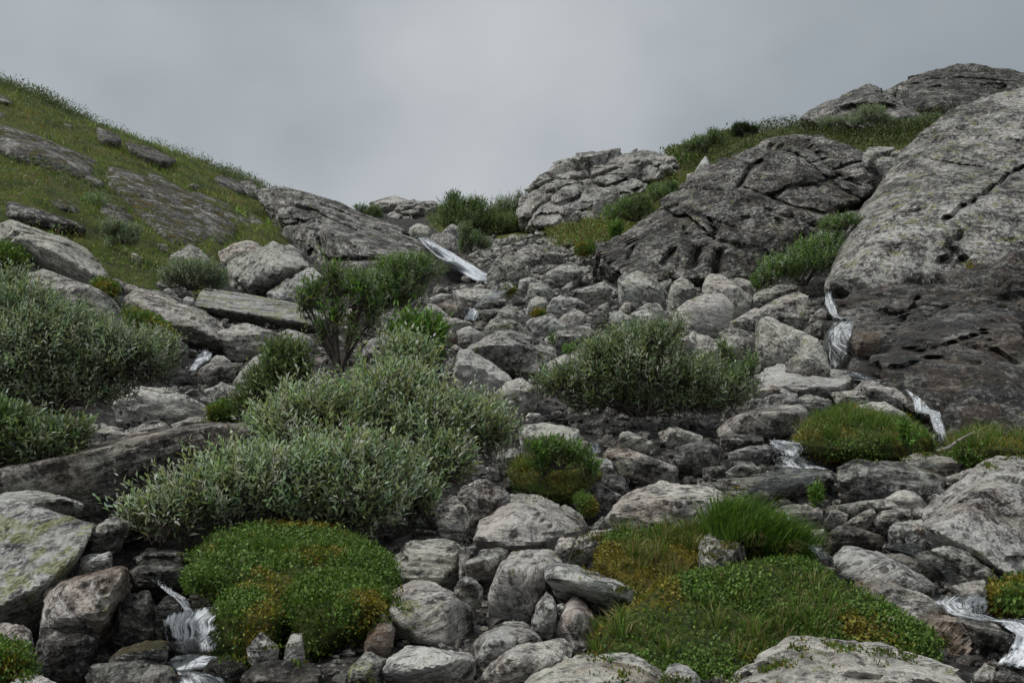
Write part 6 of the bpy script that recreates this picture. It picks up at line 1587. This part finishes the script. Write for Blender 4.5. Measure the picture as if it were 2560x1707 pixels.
rubble(Z_UP, 1500, 7, 26, 91, 'fine grey rubble filling the upper talus', 0.50, 0.0)
rubble(Z_MID, 2200, 7, 34, 92, 'gravel and chips between the talus boulders', 0.48, 0.1)
rubble(Z_LEFT, 1200, 7, 32, 93, 'gravel and chips between the left slabs', 0.46, 0.1)
rubble(Z_FRONT, 4200, 9, 60, 94, 'wet gravel of the foreground stream bed', 0.40, 0.4)

rubble(pts('S', '2570,1090 3500,1090 3500,2000 2570,1800'), 900, 18, 190, 95, 'stony ground beyond the huge boulder at the right', 0.5, 0.1)
rubble(pts('S', '-900,1000 -10,1150 -10,1800 -900,2000'), 700, 18, 190, 96, 'stony ground beyond the left edge of the stream bed', 0.45, 0.1)

# a label for every loose stone: what it looks like and which boulder it lies beside
def spot_labels():
    anchors = []
    for o in C.objects:
        if o.type == 'MESH' and o.parent is None and o.get('category') in ('boulder', 'slab', 'stone') and o.get('label'):
            c = np.array([np.array(b) for b in o.bound_box]).mean(0) + np.array(o.location)
            u, v = proj(c[None])
            anchors.append((float(u[0]), float(v[0]), o['label']))
    cut = (' with ', ' between ', ' under ', ' below ', ' beside ', ' in ', ' at ', ' behind ', ' above ', ' near ', ' of ', ' on ', ' by ', ' left ', ' right ')
    used = set()
    for o, u, v, s, zone in STONES:
        t = o['tone']
        size = 'tiny' if s < 26 else 'small' if s < 50 else 'medium'
        shade = 'dark' if t < 0.42 else 'grey' if t < 0.6 else 'pale'
        near = sorted(anchors, key=lambda a: (a[0] - u) ** 2 + (a[1] - v) ** 2)[:6]
        for au, av, lb in near:
            du, dv = u - au, v - av
            rel = ('below' if dv > 0 else 'just above') if abs(dv) > abs(du) else ('right of' if du > 0 else 'left of')
            words = lb.split()
            room = 16 - len(f'{size} {shade} loose stone {rel} the'.split())
            if len(words) > room:
                best = None
                for c in cut:
                    i = lb.find(c)
                    while i > 0:
                        if len(lb[:i].split()) <= room and len(lb[:i].split()) >= 3 and (best is None or i > best): best = i
                        i = lb.find(c, i + 1)
                if best is None: continue
                lb = lb[:best]
            cand = [f'{size} {shade} loose stone {rel} the {lb}', f'{size} {shade} angular stone {rel} the {lb}'] if s >= 34 else [f'{size} {shade} loose stone {rel} the {lb}']
            got = next((c for c in cand if c not in used), None)
            if got:
                used.add(got); o['label'] = got
                break
        if not o.get('label'):
            o['label'] = zone
spot_labels()
# ------------------------------------------------------------------ running water
bpy.context.view_layer.update()
DG = bpy.context.evaluated_depsgraph_get()

def water(label, tile, left, right, n=60, wpx=(1.2, 3.2), foam=(0.5, 1.0), lift=0.03, wob=3.0, seed=1, film=True, drops=0, steps=26, span=(0.25, 0.9), thin=False):
    """a run of white water between two banks: a clear film and many separate threads that follow the rock below"""
    r = np.random.default_rng(seed)
    Lp, Rp = np.array(pts(tile, left)), np.array(pts(tile, right))
    def along(P, t):
        s = np.concatenate([[0], np.cumsum(np.hypot(*np.diff(P, axis=0).T))]); s /= s[-1]
        return np.stack([np.interp(t, s, P[:, 0]), np.interp(t, s, P[:, 1])], -1)
    nt_, na = steps, 9
    T = np.linspace(0, 1, nt_)
    la, ra_ = along(Lp, T), along(Rp, T)
    Y = np.zeros((nt_, na))
    for i in range(nt_):
        for j in range(na):
            f = j / (na - 1)
            u, v = la[i] * (1 - f) + ra_[i] * f
            hit, loc, nor, idx, ob, mt = look(u, v)
            Y[i, j] = loc.y if hit else np.nan
    med = np.nanmedian(Y)
    Y = np.where(np.isnan(Y), med, Y)
    Y = np.clip(Y, med * 0.86, med * 1.16)
    Yp = np.pad(Y, ((2, 2), (1, 1)), mode='edge')
    Y = np.min([Yp[i:i + nt_, j:j + na] for i in range(5) for j in range(3)], axis=0)
    ker = np.array([0.25, 0.5, 0.25])
    for _ in range(4):
        Y = np.stack([np.convolve(np.pad(Y[:, j], 1, mode='edge'), ker, 'valid') for j in range(na)], 1)
    Yl = np.minimum(Y, np.stack([np.convolve(np.pad(Y[:, j], 3, mode='edge'), np.ones(7) / 7, 'valid') for j in range(na)], 1)) - lift * 0.5
    # refine
    t1 = np.linspace(0, 1, nt_ * 3); a1 = np.linspace(0, 1, 21)
    Yl = np.stack([np.interp(t1, T, Yl[:, j]) for j in range(na)], 1)
    Yl = np.stack([np.interp(a1, np.linspace(0, 1, na), Yl[i]) for i in range(len(t1))], 0)
    nt_, na, T = nt_ * 3, 21, t1
    la, ra_ = along(Lp, T), along(Rp, T)
    def at(a, t):
        lt, rt = along(Lp, t), along(Rp, t)
        uv = lt * (1 - a[:, None]) + rt * a[:, None]
        ti = np.clip(t * (nt_ - 1), 0, nt_ - 1.001); i0 = ti.astype(int); ft = ti - i0
        aj = np.clip(a * (na - 1), 0, na - 1.001); j0 = aj.astype(int); fa = aj - j0
        y = (Yl[i0, j0] * (1 - fa) + Yl[i0, j0 + 1] * fa) * (1 - ft) + (Yl[i0 + 1, j0] * (1 - fa) + Yl[i0 + 1, j0 + 1] * fa) * ft
        return uv, y
    org = unproj(la[:1, 0], la[:1, 1], Y[:1, 0])[0]
    A, B, ra2, rb2, fo = [], [], [], [], []
    nth = max(3, int(n * (0.2 if n > 300 else 0.06)))
    for i in range(nth):
        t0 = r.uniform(-0.1, 0.75); ln = r.uniform(*span)
        t = np.linspace(max(t0, 0), min(t0 + ln, 1), 12)
        a0 = r.random()
        a = np.clip(a0 + r.normal(0, 0.06) * np.linspace(0, 1, 12) + 0.03 * np.sin(np.linspace(0, 5, 12) + r.uniform(0, 6)), 0, 1)
        uv, y = at(a, t)
        uv = uv + 0.5 * wob * fbm(np.stack([t * 9, np.full(12, i * 3.7), np.zeros(12)], -1), 2, seed)[:, None] * np.array([1.0, 0.5])
        P = unproj(uv[:, 0], uv[:, 1], y - r.uniform(0.3, 1.3) * lift)
        w = r.uniform(*wpx) * med / FOC * 0.34 * np.sin(np.linspace(0.25, 2.9, 12)) * (0.8 + 0.4 * r.random(12))
        A.append(P[:-1]); B.append(P[1:]); ra2.append(w[:-1]); rb2.append(w[1:])
        fo.append(np.repeat(np.clip(r.uniform(*foam) * (0.6 + 0.4 * r.random(11)), 0, 1), 8))
    V, F = tubes_mesh(np.concatenate(A), np.concatenate(B), np.concatenate(ra2), np.concatenate(rb2), 4)
    fm = np.concatenate(fo)
    V, fm = [V], [fm]; F = [F]; o = len(V[0])
    drops = int(drops * 0.4 + (n * 2.2 if foam[0] >= 0.3 and not thin else 0))
    if drops:
        base, bf = ico(1)
        t = r.random(drops); a = np.clip(r.normal(0.5, 0.30, drops), -0.12, 1.12)
        uv, y = at(np.clip(a, 0, 1), t)
        uv2, y2 = at(np.clip(a, 0, 1), np.clip(t + 0.02, 0, 1))
        sh = r.normal(0, 2.2, (drops, 2)) + (a - np.clip(a, 0, 1))[:, None] * 40
        P = unproj(uv[:, 0] + sh[:, 0], uv[:, 1] + sh[:, 1], y - lift * r.uniform(0.8, 2.2, drops))
        P2 = unproj(uv2[:, 0] + sh[:, 0], uv2[:, 1] + sh[:, 1], y - lift * r.uniform(0.8, 2.2, drops))
        dirn = unit(P2 - P + 1e-6)
        s = r.uniform(0.35, 1.1, drops) * med / FOC * 0.62
        q0 = base[None] * s[:, None, None]
        q = (P[:, None] + q0 + dirn[:, None] * ((q0 * dirn[:, None]).sum(-1) * r.uniform(0.5, 3.5, drops)[:, None])[..., None]).reshape(-1, 3)
        f = (bf[None] + (np.arange(drops) * len(base))[:, None, None]).reshape(-1, 3)
        f = np.concatenate([f, f[:, 2:3]], 1)
    Vx, Fx, fx = V[0], F[0], fm[0]
    root = tag(link('stream_water', None), label, None, None, 'structure')
    root.location = org; root.empty_display_size = 0.1
    th = link('white_threads', mesh_from('white_threads', Vx - org, Fx, M_FOAM, True, {'foam': fx}), root); th['kind'] = 'stuff'
    if drops:
        me = mesh_from('spray', q - org, f[:, :3], M_FOAM, True, {'foam': np.repeat(r.uniform(0.35, 0.95, drops), len(base))})
        sp_ = link('spray', me, root); sp_['kind'] = 'stuff'
    if film:
        J, I_ = np.meshgrid(np.arange(na), np.arange(nt_))
        fr = J / (na - 1)
        uv = la[:, None, :] * (1 - fr[..., None]) + ra_[:, None, :] * fr[..., None]
        P = unproj(uv[..., 0].ravel(), uv[..., 1].ravel(), (Yl - lift * 0.4).ravel())
        G = P.reshape(nt_, na, 3)
        wid = np.linalg.norm(G[:, -1] - G[:, 0], axis=1)[:, None] * fr
        lng = np.repeat(np.concatenate([[0], np.cumsum(np.linalg.norm(np.diff(G[:, na // 2], axis=0), axis=1))])[:, None], na, 1)
        sc = 14.0 / max(wid.max(), 1e-3) ** 0.5 / (med / 4) ** 0.35
        flow = np.stack([wid.ravel() * sc, lng.ravel() * sc, np.full(P.shape[0], seed * 3.1)], -1)
        en = 0.30 * fbm(np.stack([I_.ravel() * 0.07, J.ravel() * 0.15, np.full(I_.size, seed)], -1), 2, seed)
        fe = np.clip(fr.ravel() + en, 0, 1)
        edge = np.clip(fe * (1 - fe) * 7, 0, 1)
        ends = np.clip(np.minimum(I_, nt_ - 1 - I_) / (0.08 * nt_), 0, 1).ravel()
        amount = (0.02 + 0.98 * (foam[1] * (foam[0] + foam[1]) / 2) ** 1.1) * edge * (0.35 + 0.65 * ends)
        rip = fbm(np.concatenate([flow[:, :2] * np.array([1.2, 0.25]), np.zeros((len(P), 1))], 1), 3, seed) * lift * 0.9
        P = P - unit(P) * rip[:, None]
        idx = np.arange(nt_ * na).reshape(nt_, na)
        Fq = np.stack([idx[:-1, :-1], idx[1:, :-1], idx[1:, 1:], idx[:-1, 1:]], -1).reshape(-1, 4)
        link('water_film', mesh_from('water_film', P - org, Fq, M_FILM, True, {'flow': flow, 'foam': amount}), root)
    return root

water('main waterfall sliding white down the edge of the ridge slab', 'C', '1335,525 1390,590 1470,665 1590,745 1730,825 1840,880 1920,915', '1410,520 1490,580 1600,645 1720,715 1860,800 1940,840 2070,870', 420, (2.0, 5.0), (0.9, 1.0), 0.12, 4, 1, True, 700)
water('foaming pool at the foot of the main waterfall', 'C', '1905,870 1920,905', '2060,850 2065,900', 90, (2.0, 5.0), (0.8, 1.0), 0.10, 4, 2, False, 120, 8)
water('little fall below the main pool', 'D', '535,630 500,660 478,690 480,720', '550,630 585,655 590,690 580,725', 90, (1.2, 3.2), (0.6, 1.0), 0.05, 2, 3, True, 30, 16)
water('tiny spill between two talus boulders', 'D', '1575,450 1585,490 1590,530', '1600,450 1610,490 1608,530', 26, (1.0, 2.4), (0.5, 0.9), 0.05, 1.5, 4, False, 10, 10)
water('right waterfall dropping over the ledge beside the dark wet face', 'G', '862,390 860,480 900,560 930,600', '900,390 940,470 960,560 1040,590', 90, (1.2, 3.2), (0.5, 1.0), 0.06, 3, 5, True, 50, 18)
water('fan of white threads below the right waterfall', 'G', '925,610 880,690 850,780 850,860 900,960', '1090,600 1060,680 1050,780 1050,850 960,960', 150, (0.9, 2.4), (0.35, 0.9), 0.05, 5, 6, True, 60, 24, (0.2, 0.5))
water('narrow cascade running down to the hummock', 'G', '1455,1115 1520,1200 1530,1290 1640,1310 1670,1400 1700,1520', '1475,1115 1590,1200 1650,1270 1720,1290 1760,1390 1790,1510', 150, (1.0, 2.8), (0.45, 0.95), 0.05, 4, 7, True, 50, 26, (0.2, 0.6))
water('double cascade spilling over a step left of the hummock', 'I', '415,298 430,310 490,380 510,420', '560,300 690,320 725,370 700,420', 130, (1.0, 3.2), (0.5, 1.0), 0.04, 3, 8, True, 40, 18, (0.3, 0.8))
water('shallow white run below the double cascade', 'I', '510,415 470,450 530,505', '720,420 790,450 915,525', 90, (1.0, 3.0), (0.45, 0.95), 0.03, 3, 9, True, 10, 16, (0.2, 0.5))
water('small left cascade between the slabs', 'B', '1520,940 1470,1010 1430,1060 1410,1100', '1600,960 1580,1010 1500,1060 1470,1100', 130, (1.0, 3.0), (0.6, 1.0), 0.05, 4, 10, True, 40, 18, (0.3, 0.8))
water('foreground cascade curtain at the lower left', 'L', '1225,1050 1230,1150 1260,1250 1330,1350', '1630,980 1610,1100 1640,1230 1650,1320', 150, (1.2, 4.0), (0.55, 0.98), 0.03, 6, 11, True, 40, 22, (0.25, 0.7))
water('thin upper thread feeding the foreground cascade', 'L', '1140,790 1240,880 1300,920 1420,1080', '1170,780 1290,860 1400,930 1480,1070', 60, (1.0, 3.0), (0.45, 0.9), 0.03, 4, 12, True, 15, 20, (0.2, 0.6))
water('white dome of water over the rounded rock at the lower left', 'L', '1250,1400 1330,1360 1420,1345', '1330,1480 1520,1460 1780,1380', 120, (1.2, 3.4), (0.6, 1.0), 0.025, 5, 13, True, 20, 14, (0.5, 1.0))
water('lower lip of the foreground cascade at the bottom edge', 'L', '1330,1470 1340,1540 1360,1640', '1520,1480 1700,1510 1780,1640', 100, (1.2, 3.6), (0.6, 1.0), 0.025, 5, 14, True, 10, 14, (0.3, 0.8))
water('small glassy spill beside the thick grass tussock', 'I', '715,1090 760,1130 820,1200', '830,1080 870,1140 890,1190', 60, (1.0, 3.0), (0.35, 0.9), 0.02, 2, 15, True, 5, 12, (0.4, 0.9))
water('rushing water under the oblong boulder at the right', 'J', '1690,900 1640,960 1760,1040 1880,1070 2050,1100', '2050,900 2080,980 2060,1040 2150,1080 2200,1090', 130, (1.0, 3.4), (0.4, 0.9), 0.03, 6, 16, True, 20, 24, (0.2, 0.5))
water('broad white cascade at the lower right edge', 'J', '2050,1095 2160,1110 2290,1200 2240,1320 2150,1420', '2352,1080 2450,1100 2500,1200 2500,1380 2500,1500', 190, (1.4, 4.6), (0.65, 1.0), 0.03, 7, 17, True, 30, 22, (0.2, 0.6))
water('thin drip down the wet grey boulder in the stream bed', 'H', '1640,540 1660,600 1680,680', '1690,540 1720,610 1720,680', 26, (0.8, 1.8), (0.3, 0.7), 0.02, 2, 18, False, 5, 12)
water('little spill left of the rusty-topped boulder', 'H', '1410,310 1430,360 1450,405', '1490,310 1505,350 1500,400', 30, (0.8, 2.2), (0.35, 0.8), 0.03, 2, 19, True, 6, 12)
water('drip falling from the overhanging ledge', 'I', '550,810 570,850 582,900', '575,810 592,850 600,900', 14, (0.8, 1.8), (0.4, 0.8), 0.02, 1.5, 20, False, 0, 10)
water('trickles over the ochre boulder', 'I', '1450,980 1455,1030 1460,1080', '1690,1000 1690,1040 1700,1085', 36, (0.8, 2.2), (0.3, 0.7), 0.02, 2, 21, False, 6, 12)
water('water film running over the dark slab at the lower right', 'J', '1320,1060 1340,1100 1370,1140', '1380,1040 1400,1100 1420,1140', 16, (0.8, 1.8), (0.2, 0.5), 0.02, 2, 22, False, 0, 10)
water('small white gush at the bottom right corner', 'J', '1925,1490 1930,1560 1940,1640', '1975,1480 1985,1560 1990,1640', 30, (1.0, 3.0), (0.4, 0.9), 0.02, 2, 23, False, 6, 12)

water('thin sheet of water sliding over the wide bedrock sill', 'I', '520,505 330,590 250,690', '900,525 800,620 600,740', 30, (0.8, 2.0), (0.05, 0.45), 0.02, 2, 24, True, 0, 16, (0.2, 0.5), True)
water('shallow run from the pool of the main waterfall to the little fall', 'C', '1900,905 1800,965 1735,1040', '2040,900 1960,970 1790,1045', 30, (0.8, 2.4), (0.15, 0.55), 0.05, 2, 25, True, 0, 14, (0.2, 0.5), True)
water('shallow run along the whitish ledge below the right waterfall', 'G', '905,960 930,1010 1130,1060 1440,1110', '960,960 1120,990 1250,1035 1475,1115', 30, (0.8, 2.0), (0.15, 0.55), 0.04, 2, 26, True, 0, 16, (0.2, 0.5), True)
water('dark shallow water between the stones under the ochre boulder', 'I', '1250,1090 1500,1150 1650,1290 1690,1400', '1700,1090 1780,1160 1850,1300 1900,1400', 20, (0.8, 2.0), (0.0, 0.40), 0.02, 2, 27, True, 0, 16, (0.2, 0.4), True)
